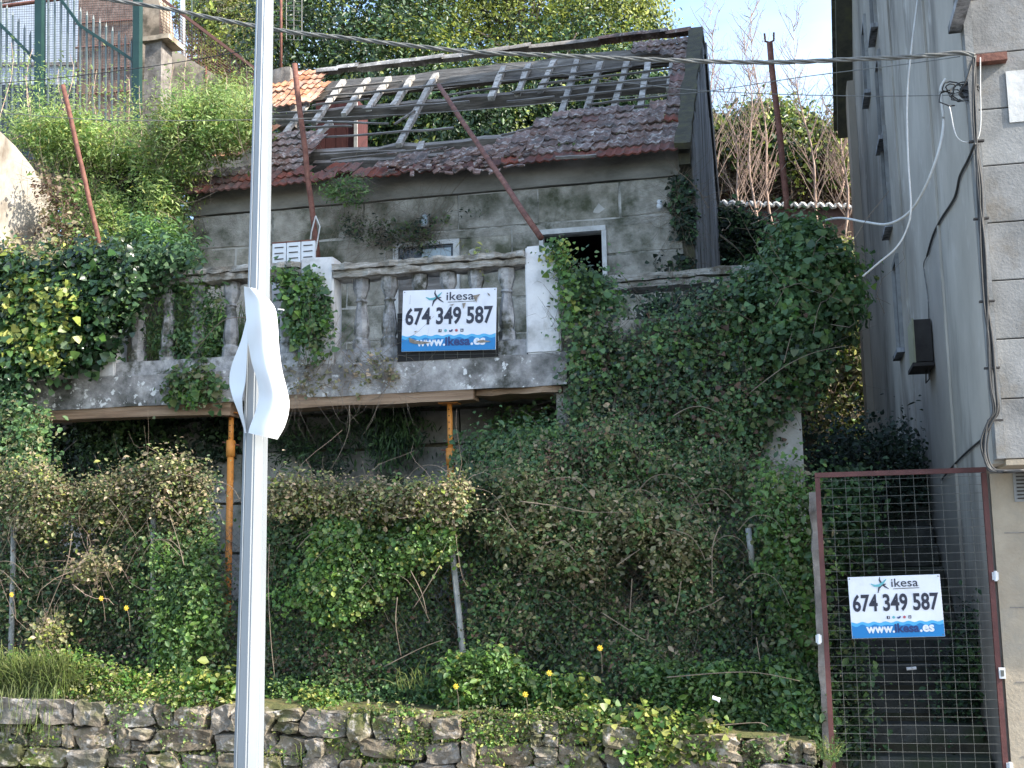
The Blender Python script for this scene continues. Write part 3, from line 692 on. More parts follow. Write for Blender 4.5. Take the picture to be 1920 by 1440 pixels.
    for u, v in ((.02, .03), (.98, .03), (.02, .97), (.98, .97)):
        xx, zz = U(u, v); MB().tube([(xx, -.004, zz), (xx, .002, zz)], .004, 8).build('screw', m_wire, r)
    if damage:
        def blot(pts): flat('scraped_patch', m_scrape, r, [U(*p) for p in pts], -.0075, .001)
        blot([(.08, .77), (.11, .79), (.17, .83), (.26, .845), (.32, .865), (.22, .885), (.14, .875), (.09, .85)])
        blot([(.80, .855), (.86, .84), (.95, .862), (.93, .875), (.84, .885)])
        blot([(.75, .12), (.83, .10), (.80, .15), (.79, .23), (.775, .2)])
        blot([(.64, .24), (.68, .235), (.655, .33)])
        blot([(.50, .26), (.56, .245), (.535, .27)])
        blot([(.90, .08), (.925, .10), (.935, .14), (.915, .12)])
        blot([(.13, .68), (.17, .665), (.15, .69)])
    return r
make_sign([(751, 545), (927, 540), (934, 655), (757, 660)], YB - .03, 'estate agent sign with scraped web address hung on the balcony railing', 'estate_agent_sign', True)
make_sign([(1589, 1082), (1762, 1077), (1772, 1193), (1598, 1198)], YG - .04, 'clean estate agent sign with phone number fixed to the mesh gate', 'estate_agent_sign', False)

# ------------------------------------------------------------------ mesh gate
gt = thing('mesh_gate', 'tall welded mesh gate in a rusty red frame closing the alley', 'gate', (.63, YG, .1))
gx0, gx1 = at(1528, 900, YG).x, at(1850, 900, YG).x; gz0, gz1 = .18, at(1690, 886, YG).z
for nm, a, c in (('top_rail', (gx0, YG, gz1), (gx1, YG, gz1)), ('bottom_rail', (gx0, YG, gz0), (gx1, YG, gz0)), ('stile', (gx0 + .015, YG, .1), (gx0 + .015, YG, gz1 - .018)), ('stile', (gx1 - .015, YG, .1), (gx1 - .015, YG, gz1 - .018))):
    o = MB().bar(a, c, .03, .035, up=Vector((0, 1, 0))).build(nm, m_gate, gt); local(o, gt)
nx = 12
for i in range(1, nx):
    x = gx0 + .02 + (gx1 - gx0 - .04) * i / nx
    local(MB().tube([(x + rnd.uniform(-.003, .003), YG - .008, gz0), (x, YG - .008, gz1)], .0013, 5).build('upright_wire', m_wire, gt), gt)
z = gz0 + .06
while z < gz1 - .03:
    local(MB().tube([(gx0 + .01, YG - .012, z + rnd.uniform(-.003, .003)), ((gx0 + gx1) / 2, YG - .012 + rnd.uniform(-.004, .004), z + rnd.uniform(-.002, .002)), (gx1 - .01, YG - .012, z)], .0012, 5).build('cross_wire', m_wire, gt), gt); z += .0505
for px, py in ((1535, 1198), (1866, 1080), (1893, 1438)):
    p = at(px, py, YG - .02); q = MB(); q.box(p, (.035, .03, .045)); q.tube([p + Vector((0, -.02, -.03)), p + Vector((0, -.02, .03))], .01, 8); local(q.build('hinge', m_pvc, gt), gt)
p = at(1879, 1262, YG - .03); q = MB(); q.box(p, (.035, .02, .062)); local(q.build('lock_plate', m_pvc, gt), gt); local(MB().box(p + Vector((0, -.012, 0)), (.018, .006, .035)).build('lock_cylinder', m_wire, gt), gt)

# ------------------------------------------------------------------ right-hand building
rb = thing('grey_building', 'tall grey building with streaked side wall and block-clad front at the right edge', 'building', (XR, 8, 0))
prof = [(8.02, 0), (8.02, 2.21), (7.72, 2.21), (7.72, 8.4), (13.0, 13.4), (18.25, 8.62), (18.25, 0)]
q = MB(); q.prism(prof, 'X', XR, XR + 4.2); local(q.build('wall', m_render, rb), rb)
# corrugated verge, oversailing to the left
def rake(y): return 8.4 + (y - 7.72) * .947 if y < 13 else 13.4 - (y - 13) * .91
q = MB(); vv = []; yy = np.linspace(12.9, 18.75, 90)
for s_, dz in ((0, 0), (0, .02)):
    for y in yy: vv.append((XR - .27, y, rake(y) + dz + .015 * math.sin(y * 38)))
    for y in yy: vv.append((XR + .3, y, rake(y) + dz + .015 * math.sin(y * 38)))
n = 90; fs = []
for b0 in (0, 180): fs += [(b0 + i, b0 + i + 1, b0 + n + i + 1, b0 + n + i) for i in range(n - 1)]
fs += [(i, i + 1, 180 + i + 1, 180 + i) for i in range(n - 1)] + [(0, 90, 270, 180), (89, 179, 359, 269)]
q.add(vv, fs); local(q.build('corrugated_verge', m_corr, rb), rb)
q = MB(); q.prism([(13, rake(13) - .22), (13, rake(13) - .03), (18.6, rake(18.6) - .04), (18.6, rake(18.6) - .3)], 'X', XR - .22, XR - .003); local(q.build('verge_board', m_corr, rb), rb)
# pilaster strips and cracks on the side wall
for px, wd in ((1612, .5), ):
    y = 17.6; q = MB(); q.mm((XR - .10, y, 0), (XR - .002, 18.24, 8.5)); local(q.build('corner_pilaster', mat('tan_pilaster', [(.2, .17, .13), (.36, .31, .25)], 2, stretch=(1, 1, .2)), rb), rb)
for y in (12.0, 9.35):
    q = MB(); q.mm((XR - .018, y, .5), (XR - .001, y + .05, 8.3)); local(q.build('render_strip', m_render, rb), rb)
def swindow(pxs, pys, hh=1.0, dy=.55):
    p = atX(pxs, pys, XR)
    wi = link('window', None, rb); wi.location = Vector((XR, p.y, p.z)) - rb.location
    MB().mm((-.075, -dy / 2, -.045), (0, dy / 2, 0)).build('sill', m_sheet, wi)
    MB().mm((-.03, -dy / 2 + .02, hh), (0, dy / 2 - .02, hh + .06)).build('lintel', m_slab, wi)
    MB().mm((-.006, -dy / 2 + .06, .004), (-.001, dy / 2 - .06, hh - .004)).build('pane', m_glass, wi)
    for s_ in (-1, 1): MB().mm((-.035, s_ * (dy / 2 - .03) - .025, .002), (0, s_ * (dy / 2 - .03) + .025, hh - .002)).build('jamb', m_slab, wi)
for px, py, h in ((1658, 268, .9), (1643, 62, .9), (1630, 182, .9), (1670, 430, 1.0), (1692, 660, .9), (1812, 12, .8)): swindow(px, py, h)
# meter box
p = atX(1745, 645, XR)
mbx = thing('meter_box', 'old dark meter box with pale side fixed to the streaked side wall', 'box', p)
local(MB().mm((XR - .14, p.y - .20, p.z - .17), (XR - .01, p.y + .2, p.z + .17)).build('case', m_boxdk, mbx), mbx)
local(MB().mm((XR - .152, p.y - .21, p.z - .18), (XR - .141, p.y + .21, p.z + .18)).build('door', m_boxpale, mbx), mbx)
local(MB().mm((XR - .17, p.y - .23, p.z - .21), (XR - .005, p.y + .22, p.z - .181)).build('ledge', m_boxdk, mbx), mbx)
local(MB().tube([(XR - .05, p.y, p.z - .21), (XR - .06, p.y - .03, p.z - .32), (XR - .04, p.y - .1, p.z - .3), (XR - .04, p.y - .12, p.z - .21)], .006, 6).build('wire_loop', m_cable, mbx), mbx)
# front cladding
XF = at(1858, 600, 7.7).x
courses = [at(1885, 862, 7.7).z] ; zc = courses[0]; hh = .352
k = 0
xb0 = XR + .055
while zc < 8.3:
    x = xb0; j = 0
    while x < XR + 4:
        wd = .85 if (j or k % 2) else .45
        o = MB().mm((x + .003, 7.67, zc + .003), (x + wd - .003, 7.719, zc + hh - .003)).build('cladding_block', m_slab, rb); bevel(o, .004); local(o, rb); x += wd; j += 1
    zc += hh; k += 1
local(MB().mm((XR + .003, 7.60, courses[0] - .0), (XR + .05, 7.719, 8.35)).build('corner_trim', m_slab, rb), rb)
local(MB().mm((XR + .06, 7.66, courses[0] - .035), (XR + 4, 8.015, courses[0] - .003)).build('soffit', m_beige, rb), rb)
local(MB().mm((XR + .012, 7.985, 0), (XR + 4, 8.018, 2.17)).build('ground_floor_render', m_beige, rb), rb)
a = at(1862, 118, 7.64); c = at(1886, 101, 7.64); local(MB().mm((XR + .052, 7.60, a.z), (c.x, 7.668, c.z)).build('rusty_plate', m_rust, rb), rb)
a = at(1893, 230, 7.665); c = at(1990, 124, 7.665); local(MB().mm((a.x, 7.662, a.z), (c.x, 7.667, c.z)).build('white_paint_patch', m_paint, rb), rb)
a = at(1903, 941, 7.98); c = at(1960, 882, 7.98); q = MB(); q.mm((a.x, 7.975, a.z), (c.x, 7.984, c.z)); vt = q.build('vent', m_slab, rb); local(vt, rb)
q = MB()
for i in range(8): q.box(((a.x + c.x) / 2, 7.968, a.z + .02 + (c.z - a.z - .03) * i / 7), (c.x - a.x - .03, .01, .008))
o = q.build('louvre', m_boxdk, vt)
for py in (1000, 1140, 1280, 1420):
    z = at(1900, py, 7.98).z; local(MB().mm((XR + .07, 7.982, z), (XR + 4, 7.9848, z + .006)).build('render_joint', m_dpillar, rb), rb)

# ------------------------------------------------------------------ ruined house
hs = thing('ruined_house', 'roofless stone cottage with broken tile roof and bare rafters behind the balcony', 'house', (-3.8, 13, 3.2))
HX0, HX1 = at(345, 362, 13).x + .12, -1.0
E0 = Vector((0, 12.75, at(800, 333, 12.75).z)); R0 = Vector((0, 16.0, 8.74))
E0.z = (at(345, 362, 12.75).z + at(1270, 300, 12.75).z) / 2 + .02
up = (R0 - E0); SL = up.length; up.normalize(); RN = Vector((0, -up.z, up.y))      # roof normal
if RN.z < 0: RN = -RN
def roofpt(px, py, lift=0):
    p = atP(px, py, E0 + RN * lift, RN); return p
def uv(px, py): p = roofpt(px, py); return (p.x, (p - E0).dot(up))
def RP(x, v, lift=0): return Vector((x, 0, 0)) + Vector((0, E0.y, E0.z)) + up * v + RN * lift
# openings in the front wall (world X, Z)
a = at(1012, 425, 13); c = at(1136, 425, 13)
WIN = (a.x, c.x, 4.25, c.z); dl = at(738, 448, 13); dr = at(862, 448, 13); DOOR = (dl.x, dr.x, 3.26, dr.z)
q = MB()
def sub_int(x0, x1, holes):
    seg = [(x0, x1)]
    for h0, h1 in holes:
        ns = []
        for s0, s1 in seg:
            if h1 <= s0 or h0 >= s1: ns.append((s0, s1)); continue
            if h0 > s0: ns.append((s0, h0))
            if h1 < s1: ns.append((h1, s1))
        seg = ns
    return seg
ztop = (at(1180, 348, 13).z + at(400, 396, 13).z) / 2
zrows = [3.2] + [ztop - .4 * k for k in range(6, -1, -1) if ztop - .4 * k > 3.3]
for i in range(len(zrows) - 1):
    z0_, z1_ = zrows[i], zrows[i + 1]
    zs_ = sorted({z0_, z1_} | {z for o_ in (WIN, DOOR) for z in o_[2:] if z0_ < z < z1_})
    bx_ = [HX0]
    x = HX0 + (.55 if i % 2 else 1.0)
    while x < HX1 - .3: bx_.append(x); x += rnd.choice([1.1, 1.45, .9])
    bx_.append(HX1)
    for j in range(len(zs_) - 1):
        za_, zc_ = zs_[j], zs_[j + 1]; holes = [(o_[0], o_[1]) for o_ in (WIN, DOOR) if o_[2] < (za_ + zc_) / 2 < o_[3]]
        for k in range(len(bx_) - 1):
            for s0, s1 in sub_int(bx_[k], bx_[k + 1], holes):
                if s1 - s0 < .05: continue
                la, lb = (.0 if (s0 in [h[1] for h in holes]) else .011), (.0 if s1 in [h[0] for h in holes] else .011)
                o = MB().mm((s0 + la, 13.0, za_ + (.012 if j == 0 else 0)), (s1 - lb, 13.12, zc_ - (.012 if j == len(zs_) - 2 else 0))).build('stone_block', m_block, hs)
                roughen(o, .016, 4, 2, i * 7 + k); local(o, hs)
                q.mm((s0, 13.009, za_), (s1, 13.3, zc_))
local(q.build('mortar_bed', m_joint, hs), hs)
o = MB().mm((HX0, 12.97, ztop + .01), (HX1, 13.35, E0.z + .13)).build('eaves_band', mat('stained_lintel', [(.11, .105, .085), (.21, .2, .17), (.3, .285, .25)], 4, bump=.6, stretch=(.4, 1, 1)), hs); roughen(o, .012, 3, 4); local(o, hs)
# window frame
x0_, x1_, z0_, z1_ = WIN
for nm, a, c in (('window_head', (x0_, 12.96, z1_ - .045), (x1_, 13.05, z1_ + .01)), ('window_jamb', (x1_ - .045, 12.965, z0_), (x1_ + .005, 13.05, z1_ - .046)), ('window_jamb', (x0_ - .005, 12.965, z0_), (x0_ + .04, 13.05, z1_ - .046)), ('window_sill', (x0_ - .05, 12.93, z0_ - .06), (x1_ + .05, 13.1, z0_ - .001))):
    local(MB().mm(a, c).build(nm, m_paint, hs), hs)
# door with its pale transom
x0_, x1_, z0_, z1_ = DOOR
for nm, a, c in (('door_head', (x0_, 12.97, z1_ - .05), (x1_, 13.06, z1_)), ('door_jamb', (x1_ - .07, 12.97, z0_), (x1_, 13.06, z1_ - .051)), ('door_jamb', (x0_, 12.97, z0_), (x0_ + .06, 13.06, z1_ - .051))):
    local(MB().mm(a, c).build(nm, m_paint, hs), hs)
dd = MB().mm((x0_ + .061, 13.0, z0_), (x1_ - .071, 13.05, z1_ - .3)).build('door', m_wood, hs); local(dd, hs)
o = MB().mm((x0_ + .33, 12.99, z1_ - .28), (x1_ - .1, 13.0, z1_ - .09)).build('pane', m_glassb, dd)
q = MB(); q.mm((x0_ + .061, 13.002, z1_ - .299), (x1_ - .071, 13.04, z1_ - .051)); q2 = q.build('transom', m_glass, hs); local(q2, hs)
# partition and hidden attic floor added near-black, painting the rooms' shade behind openings
q = MB(); q.mm((HX0 + .1, 14.6, 3.0), (HX1 - .02, 14.7, 5.3)); q.mm((HX0 + .1, 13.36, 5.42), (HX1 - .02, 18.8, 5.5)); local(q.build('painted_room_shade', m_dark, hs), hs)
q = MB(); q.mm((HX0 + .05, 18.9, 3.0), (HX1, 19.2, 5.9)); local(q.build('rear_wall', m_block, hs), hs)
# gables
def gable(x0, x1, mt, nm, extra=.0, yf=12.78):
    q = MB(); q.prism([(13.0, 3.0), (13.0, E0.z - .1), (yf - .05, E0.z - .1), (yf - .05, E0.z + extra), (16.0, R0.z + extra), (19.25, E0.z - .05 + extra), (19.2, 3.0)], 'X', x0, x1); o = q.build(nm, mt, hs); local(o, hs); return o
gable(HX1, HX1 + .12, m_mossy, 'right_gable', .02, 12.9)
q = MB(); q.prism([(13.0, 3.0), (13.0, 5.75), (16.0, 6.2), (16, 3)], 'X', HX0 + .0, HX0 + .25); local(q.build('left_gable', m_block, hs), hs)
# coping on top of the right gable and the black verge at the back
q = MB()
for a, c in ((Vector((HX1 + .06, 12.7, E0.z + .05)), Vector((HX1 + .06, 16.0, R0.z + .06))), (Vector((HX1 + .06, 16.0, R0.z + .06)), Vector((HX1 + .06, 19.4, E0.z + .0)))): q.bar(a, c, .17, .07, n=14, wob=.006)
o = q.build('gable_coping', m_mossy, hs); roughen(o, .01, 6, 1); local(o, hs)
q = MB(); q.bar((HX1 + .165, 16.05, R0.z - .2), (HX1 + .165, 19.3, E0.z - .22), .03, .34); local(q.build('black_verge_board', m_cable, hs), hs)
# boards nailed on the gable side
y = 13.03; k = 0
while y < 19.1:
    wd = .52; zt = min(R0.z - abs(y + wd / 2 - 16) * .85 - .15, 9)
    o = MB().mm((HX1 + .122, y, 3.1), (HX1 + .145 + .006 * (k % 2), y + wd - .012, zt)).build('gable_board', m_sheet, hs); local(o, hs); y += wd; k += 1
# chimney stub at the left of the ridge
a = at(517, 200, 15.9); c = at(552, 133, 15.9); o = MB().mm((a.x, 15.75, a.z - .3), (c.x, 16.15, c.z)).build('chimney_stub', m_dpillar, hs); roughen(o, .03, 4, 2); local(o, hs)

# roof timbers
def pl(x0, y0, x1, y1, w_, h_, lift, nm, mt=m_wood, n=6, wob=.004):
    a = roofpt(x0, y0, lift); c = roofpt(x1, y1, lift)
    o = MB().bar(a, c, w_, h_, up=RN, n=n, wob=wob).build(nm, mt, hs); local(o, hs); return o
q = MB(); o = MB().bar((HX0 + .5, 15.95, R0.z - .30), (HX1, 15.95, R0.z - .30), .07, .26, n=12, wob=.006).build('ridge_board', m_wood, hs); local(o, hs)
o = MB().bar((HX0 + .4, 15.55, R0.z - .52), (HX1, 15.55, R0.z - .50), .06, .13, n=12, wob=.006).build('purlin', m_wood, hs); local(o, hs)
pl(508, 226, 1285, 157, .10, .16, -.16, 'purlin', n=16, wob=.008)
pl(520, 300, 990, 265, .10, .15, -.16, 'purlin', n=12, wob=.012)
pl(590, 312, 850, 298, .09, .12, -.22, 'purlin', n=8, wob=.01)
for r in ((644, 152, 588, 232), (690, 149, 645, 215), (730, 147, 690, 205), (774, 144, 737, 200), (818, 139, 747, 272), (945, 127, 920, 184), (992, 122, 970, 178), (1039, 115, 1013, 172), (1084, 111, 1050, 219), (1127, 118, 1100, 207), (1177, 114, 1150, 207), (1216, 112, 1199, 213), (1262, 102, 1257, 170), (575, 195, 535, 252), (620, 230, 585, 262), (792, 268, 784, 290)):
    pl(*r, .075, .055, -.03, 'rafter', m_raft, 5, .006)
for r in ((622, 166, 755, 152), (612, 180, 792, 164), (585, 197, 692, 186), (508, 212, 604, 208), (508, 225, 728, 232), (740, 233, 778, 208), (572, 260, 850, 240), (935, 136, 1110, 118), (938, 153, 1185, 126), (1010, 158, 1268, 128), (960, 173, 1275, 142), (1050, 184, 1268, 158), (1140, 205, 1225, 197), (500, 193, 560, 190), (940, 255, 1090, 212), (600, 290, 760, 282), (700, 172, 900, 150), (680, 205, 880, 190), (560, 240, 660, 236), (840, 178, 935, 165), (620, 300, 830, 276), (950, 190, 1040, 182), (1100, 196, 1262, 178)):
    pl(*r, .028, .022, .015, 'batten', m_wood, 6, .006)
# red boarded closet seen through the roof
a = at(592, 190, 16.6); c = at(668, 285, 16.6)
cl_ = thing('red_cupboard', 'dark red boarded cupboard inside the attic under the broken roof', 'cupboard', (a.x, 16.8, c.z))
for i in range(4):
    xx = a.x + (c.x - a.x) * i / 4; local(MB().mm((xx + .004, 16.6, c.z - .3), (xx + (c.x - a.x) / 4 - .004, 16.63, a.z)).build('board', m_redboard, cl_), cl_)
local(MB().mm((c.x - .03, 16.58, c.z - .3), (c.x + .02, 16.598, a.z)).build('edge_strip', m_paint, cl_), cl_)
local(MB().mm((a.x, 16.64, c.z - .3), (c.x, 17.1, a.z - .01)).build('case', m_redboard, cl_), cl_)

# tiles
def tile_mesh(mt, seed, tw, th):
    n = 9; prof_ = []
    for i in range(n):
        t = i / (n - 1); prof_.append(((t - .5) * tw, .010 * math.cos(t * 4 * math.pi) + (.006 if i == 0 else 0)))
    rr = random.Random(seed); q = MB(); vs = []
    for (v, l) in ((-.02, .026), (th * .5, .018), (th + .05, .002)):
        for u, h in prof_: vs.append((u, v + rr.uniform(-.005, .005), h * (1 if v < th else .8) + l + rr.uniform(-.003, .003)))
    for u, h in prof_: vs.append((u, -.018, h + .006))
    fs = [(r_ * n + i, r_ * n + i + 1, (r_ + 1) * n + i + 1, (r_ + 1) * n + i) for r_ in range(2) for i in range(n - 1)]
    fs += [(3 * n + i, 3 * n + i + 1, i + 1, i) for i in range(n - 1)]
    me = bpy.data.meshes.new('roof_tile'); me.from_pydata(vs, [], fs); me.materials.append(mt); return me
TW, TH = .19, .222
tm = {k: [tile_mesh(m_, i * 7 + j, TW * 1.02, TH) for j in range(4)] for i, (k, m_) in enumerate((('w', m_tile), ('r', m_tile_red), ('o', m_tile_or)))}
main_poly = [(700, 326), (712, 310), (735, 300), (775, 286), (800, 298), (870, 285), (930, 268), (975, 245), (1010, 232), (1050, 219), (1090, 210), (1150, 205), (1205, 208), (1235, 200), (1253, 182), (1262, 150), (1262, 120), (1230, 100), (1180, 104), (1185, 90), (1292, 72), (1310, 330), (690, 352)]
left_poly = [(508, 262), (520, 250), (585, 250), (600, 272), (582, 300), (575, 325), (600, 338), (590, 372), (330, 385), (335, 350), (380, 330), (410, 330), (440, 318), (480, 318), (508, 300)]
orange_poly = [(500, 130), (622, 136), (612, 152), (626, 160), (614, 175), (604, 190), (560, 196), (535, 205), (500, 205)]
orange2 = [(420, 262), (480, 225), (512, 235), (512, 262), (470, 285), (415, 300), (405, 290)]
mid_poly = [(600, 322), (700, 318), (690, 345), (640, 350), (600, 345)]
Rm = Matrix((Vector((1, 0, 0)), up, RN)).transposed()
cells = []
nr = int(SL / TH) + 1
for r in range(nr):
    v = r * TH
    for c in range(int((HX1 - HX0 + .4) / TW) + 1):
        x = HX1 - (c + .47) * TW
        if x < HX0 - .25: continue
        P = RP(x, v + TH / 2); px, py = proj(P)
        ins = lambda poly: bool(inpoly(np.array([px]), np.array([py]), poly)[0])
        kind = 'w' if ins(main_poly) or ins(left_poly) else 'o' if ins(orange_poly) or ins(orange2) else 'm' if ins(mid_poly) else None
        if kind: cells.append((x, v, kind, r, px, py))
ntile = 0
for x, v, kind, r, px, py in cells:
    loose = kind == 'm' or rnd.random() < .10
    if kind == 'm' and rnd.random() < .45: continue
    k = 'r' if (r == 0 or kind == 'm') else kind
    if kind == 'w' and r > 0 and rnd.random() < .05: k = 'r'
    if kind == 'w' and r <= 1 and px < 600: k = 'r'
    o = link('roof_tile', tm[k][rnd.randrange(4)], hs)
    sag = -.05 * math.exp(-((px - 800) / 180) ** 2) * min(1, r / 4)
    o.location = RP(x, v, .02 + sag + (rnd.uniform(.01, .035) if loose else rnd.uniform(0, .014))) - hs.location
    jit = Euler((rnd.uniform(-.06, .06), rnd.uniform(-.05, .05), rnd.uniform(-.22, .22) if loose else rnd.uniform(-.06, .06))).to_matrix()
    o.rotation_euler = (Rm @ jit).to_euler(); ntile += 1
print('tiles', ntile)
# debris lying on the tiles
q = MB()
for _ in range(70):
    px = rnd.uniform(720, 1000); t_ = (px - 720) / 280; py = rnd.uniform(305 - 30 * t_ - 20, 328 - 8 * t_)
    p = roofpt(px, py, .07 + rnd.uniform(0, .05)); R_ = Rm @ Euler((rnd.uniform(-.3, .3), rnd.uniform(-.3, .3), rnd.uniform(0, 3))).to_matrix()
    q.box(p, (rnd.uniform(.04, .14), rnd.uniform(.03, .09), .015), R_)
o = q.build('tile_shards', m_tile, hs); o['kind'] = 'stuff'; local(o, hs)
pl(1042, 296, 1118, 292, .03, .03, .1, 'loose_batten', m_wood)
# ridge tiles
x = HX0 + .35; k = 0
while x < HX1 - .05:
    px, py = proj(Vector((x, 16, R0.z)))
    L_ = .34; vs = []; n = 7
    for s_ in (0, 1):
        for j in range(n):
            a = math.pi * j / (n - 1); rr = .085 + .012 * s_; vs.append((s_ * L_, -math.cos(a) * rr, math.sin(a) * rr * .9))
    q = MB(); q.add(vs, [(j, j + 1, n + j + 1, n + j) for j in range(n - 1)]); o = q.build('ridge_tile', m_tile if px > 1100 else m_conc if px < 900 else m_dpillar, hs, True)
    o.location = Vector((x, 16.0 + rnd.uniform(-.02, .02), R0.z + .02 + rnd.uniform(-.02, .02))) - hs.location; o.rotation_euler = (rnd.uniform(-.1, .1), rnd.uniform(-.04, .04), rnd.uniform(-.05, .05))
    x += L_ - .03; k += 1
# small fittings on the facade
p = at(797, 413, 12.95); sh = thing('wall_shrine', 'small grey arched niche plaque over the cottage door', 'plaque', p)
local(MB().prism([(p.x - .05, p.z - .08), (p.x + .05, p.z - .08), (p.x + .05, p.z + .04), (p.x + .03, p.z + .075), (p.x, p.z + .09), (p.x - .03, p.z + .075), (p.x - .05, p.z + .04)], 'Y', 12.93, 12.985).build('frame', m_dpillar, sh), sh)
local(MB().prism([(p.x - .035, p.z - .065), (p.x + .035, p.z - .065), (p.x + .035, p.z + .035), (p.x, p.z + .07), (p.x - .035, p.z + .035)], 'Y', 12.922, 12.929).build('picture', m_glassb, sh), sh)
p = at(1237, 386, 12.95); il = thing('wall_insulator', 'white porcelain insulator on the cottage wall right of the window', 'insulator', p)
local(MB().lathe((p.x, 12.93, p.z - .05), [(.015, 0), (.032, .02), (.034, .05), (.024, .07), (.03, .09), (.018, .11)], 10).build('body', m_pvc, il, True), il)
local(MB().tube([(p.x, 12.93, p.z + .05), (p.x, 12.99, p.z + .07)], .006, 6).build('hook', m_rust, il), il)

# shutter standing behind the railing
a = at(511, 458, 9.55); c = at(592, 485, 9.55)
shu = thing('louvred_shutter', 'white louvred plastic shutter standing behind the railing beside the lamp post', 'shutter', ((a.x + c.x) / 2, 9.55, zs))
wd = (c.x - a.x) / 3
for i in range(3):
    pn = MB().mm((a.x + wd * i + .004, 9.54, zs), (a.x + wd * (i + 1) - .004, 9.565, a.z - i * .0)).build('leaf', m_pvc, shu); local(pn, shu)
    q = MB()
    for k in range(10): q.mm((a.x + wd * i + .025, 9.535, a.z - .04 - k * .05), (a.x + wd * (i + 1) - .025, 9.5395, a.z - .032 - k * .05))
    q.build('slot', m_boxdk, pn)
q = MB(); q.mm((a.x, 9.538, a.z + .001), (c.x, 9.57, a.z + .012)); local(q.build('top_edge', m_rust, shu), shu)

# ------------------------------------------------------------------ rusty poles
def rpole(x0, y0, x1, y1, Y0, Y1, r, label, fork=False):
    A = at(x0, y0, Y0); Bt = at(x1, y1, Y1); rt = thing('rusty_pole', label, 'pole', Bt, 'rusty poles leaning around the ruin')
    k = 7; pts = [A.lerp(Bt, i / k) + Vector((rnd.uniform(-.006, .006), 0, 0)) for i in range(k + 1)]
    local(MB().tube(pts, r, 10).build('tube', m_rust, rt, True), rt)
    if fork:
        d = (A - Bt).normalized(); q = MB()
        for s_ in (-1, 1): q.tube([A, A + Vector((s_ * .045, 0, .02)), A + Vector((s_ * .05, 0, .11))], .012, 6)
        local(q.build('fork', m_rust, rt), rt)
rpole(118, 160, 190, 475, 11.0, 11.0, .024, 'rusty pole leaning in the bushes at the far left')
rpole(552, 120, 597, 492, 12.2, 12.2, .03, 'rusty pole leaning on the roof just right of the lamp post')
rpole(822, 160, 1014, 446, 13.2, 10.0, .026, 'long rusty pole slanting across the broken tiles to the railing')
rpole(1443, 80, 1480, 420, 13.2, 13.2, .034, 'forked rusty pole standing among the bare saplings', True)
q = MB(); p0 = at(592, 405, 12.1); q.tube([p0, at(584, 435, 12.1), at(580, 470, 12.1)], .008, 5); q.tube([p0, at(600, 425, 12.1), at(592, 470, 12.1)], .008, 5)
tag(q.build('dangling_wire', m_wcable), 'short white wires dangling from the rusty pole by the lamp post', 'wire')
# antenna on a rusty mast behind the ridge
Y = 17.0; an = thing('antenna', 'rusty mast with a small grid antenna rising behind the left end of the ridge', 'antenna', at(528, 150, Y))
local(MB().tube([at(527, 150, Y), at(527, -40, Y)], .022, 8).build('mast', m_rust, an, True), an)
q = MB()
for py in range(2, 75, 9):
    q.tube([at(537, py, Y), at(566, py + 1, Y)], .005, 4); q.tube([at(514, py, Y), at(526, py, Y)], .005, 4)
for px in (537, 551, 566): q.tube([at(px, -10, Y), at(px, 75, Y)], .006, 4)
local(q.build('grid', m_gcable, an), an)

# ------------------------------------------------------------------ cables
def cable(name, pts, r, mt, label, cat='cable', n=6, tw=0, strands=1):
    P = [at(*p) if len(p) == 3 else Vector(p[:3]) for p in pts]
    # Catmull-Rom
    out = []
    Q = [P[0] * 2 - P[1]] + P + [P[-1] * 2 - P[-2]]
    for i in range(1, len(Q) - 2):
        for k in range(14 if strands > 1 else 8):
            t = k / (14 if strands > 1 else 8); a, b_, c, d = Q[i - 1], Q[i], Q[i + 1], Q[i + 2]
            out.append(.5 * ((2 * b_) + (c - a) * t + (2 * a - 5 * b_ + 4 * c - d) * t * t + (3 * b_ - a - 3 * c + d) * t ** 3))
    out.append(P[-1]); q = MB()
    for s_ in range(strands):
        if strands == 1: q.tube(out, r, n)
        else:
            L_ = 0; pp = []
            for i, p in enumerate(out):
                if i: L_ += (out[i] - out[i - 1]).length
                a = L_ / tw * 2 * math.pi + s_ * 2 * math.pi / strands; pp.append(p + Vector((0, math.cos(a), math.sin(a))) * r * 1.15)
            q.tube(pp, r, 6)
    return tag(q.build(name, mt, None, True), label, cat)
Yc = 7.55
dense = lambda pts, n: [tuple(np.array(pts[0]) * (1 - t) + np.array(pts[-1]) * t) for t in np.linspace(0, 1, n)]
bund = [(150, -10), (220, 2), (300, 14), (400, 34), (480, 49), (560, 62), (640, 70), (720, 80), (800, 89), (880, 97), (960, 101), (1040, 104), (1120, 108), (1200, 111), (1280, 114), (1360, 116), (1440, 117), (1520, 115), (1600, 111), (1680, 108), (1760, 103), (1800, 99), (1828, 105)]
cable('cable_bundle', [(x, y, Yc) for x, y in bund], .0072, m_gcable, 'thick twisted cable bundle sagging across the whole top of the picture', tw=.38, strands=3)
cable('thin_wire', [(-20, 158, 7.6), (120, 145, 7.6), (300, 122, 7.6), (480, 92, 7.6)], .003, m_cable, 'thin dark wire crossing the green railings at top left')
cable('thin_wire', [(-20, 210, 9), (200, 225, 9), (500, 224, 9), (800, 212, 9), (1000, 196, 9), (1200, 180, 9), (1320, 172, 9), (1500, 145, 8.5), (1700, 120, 8), (1800, 106, 7.7)], .003, m_gcable, 'thin grey wire running level across the bare rafters')
cable('thin_wire', [(920, 117, 9), (1100, 145, 9), (1320, 170, 8.7), (1600, 180, 8.2), (1805, 178, 7.75)], .003, m_gcable, 'thin wire dropping over the right side of the roof to the cable knot')
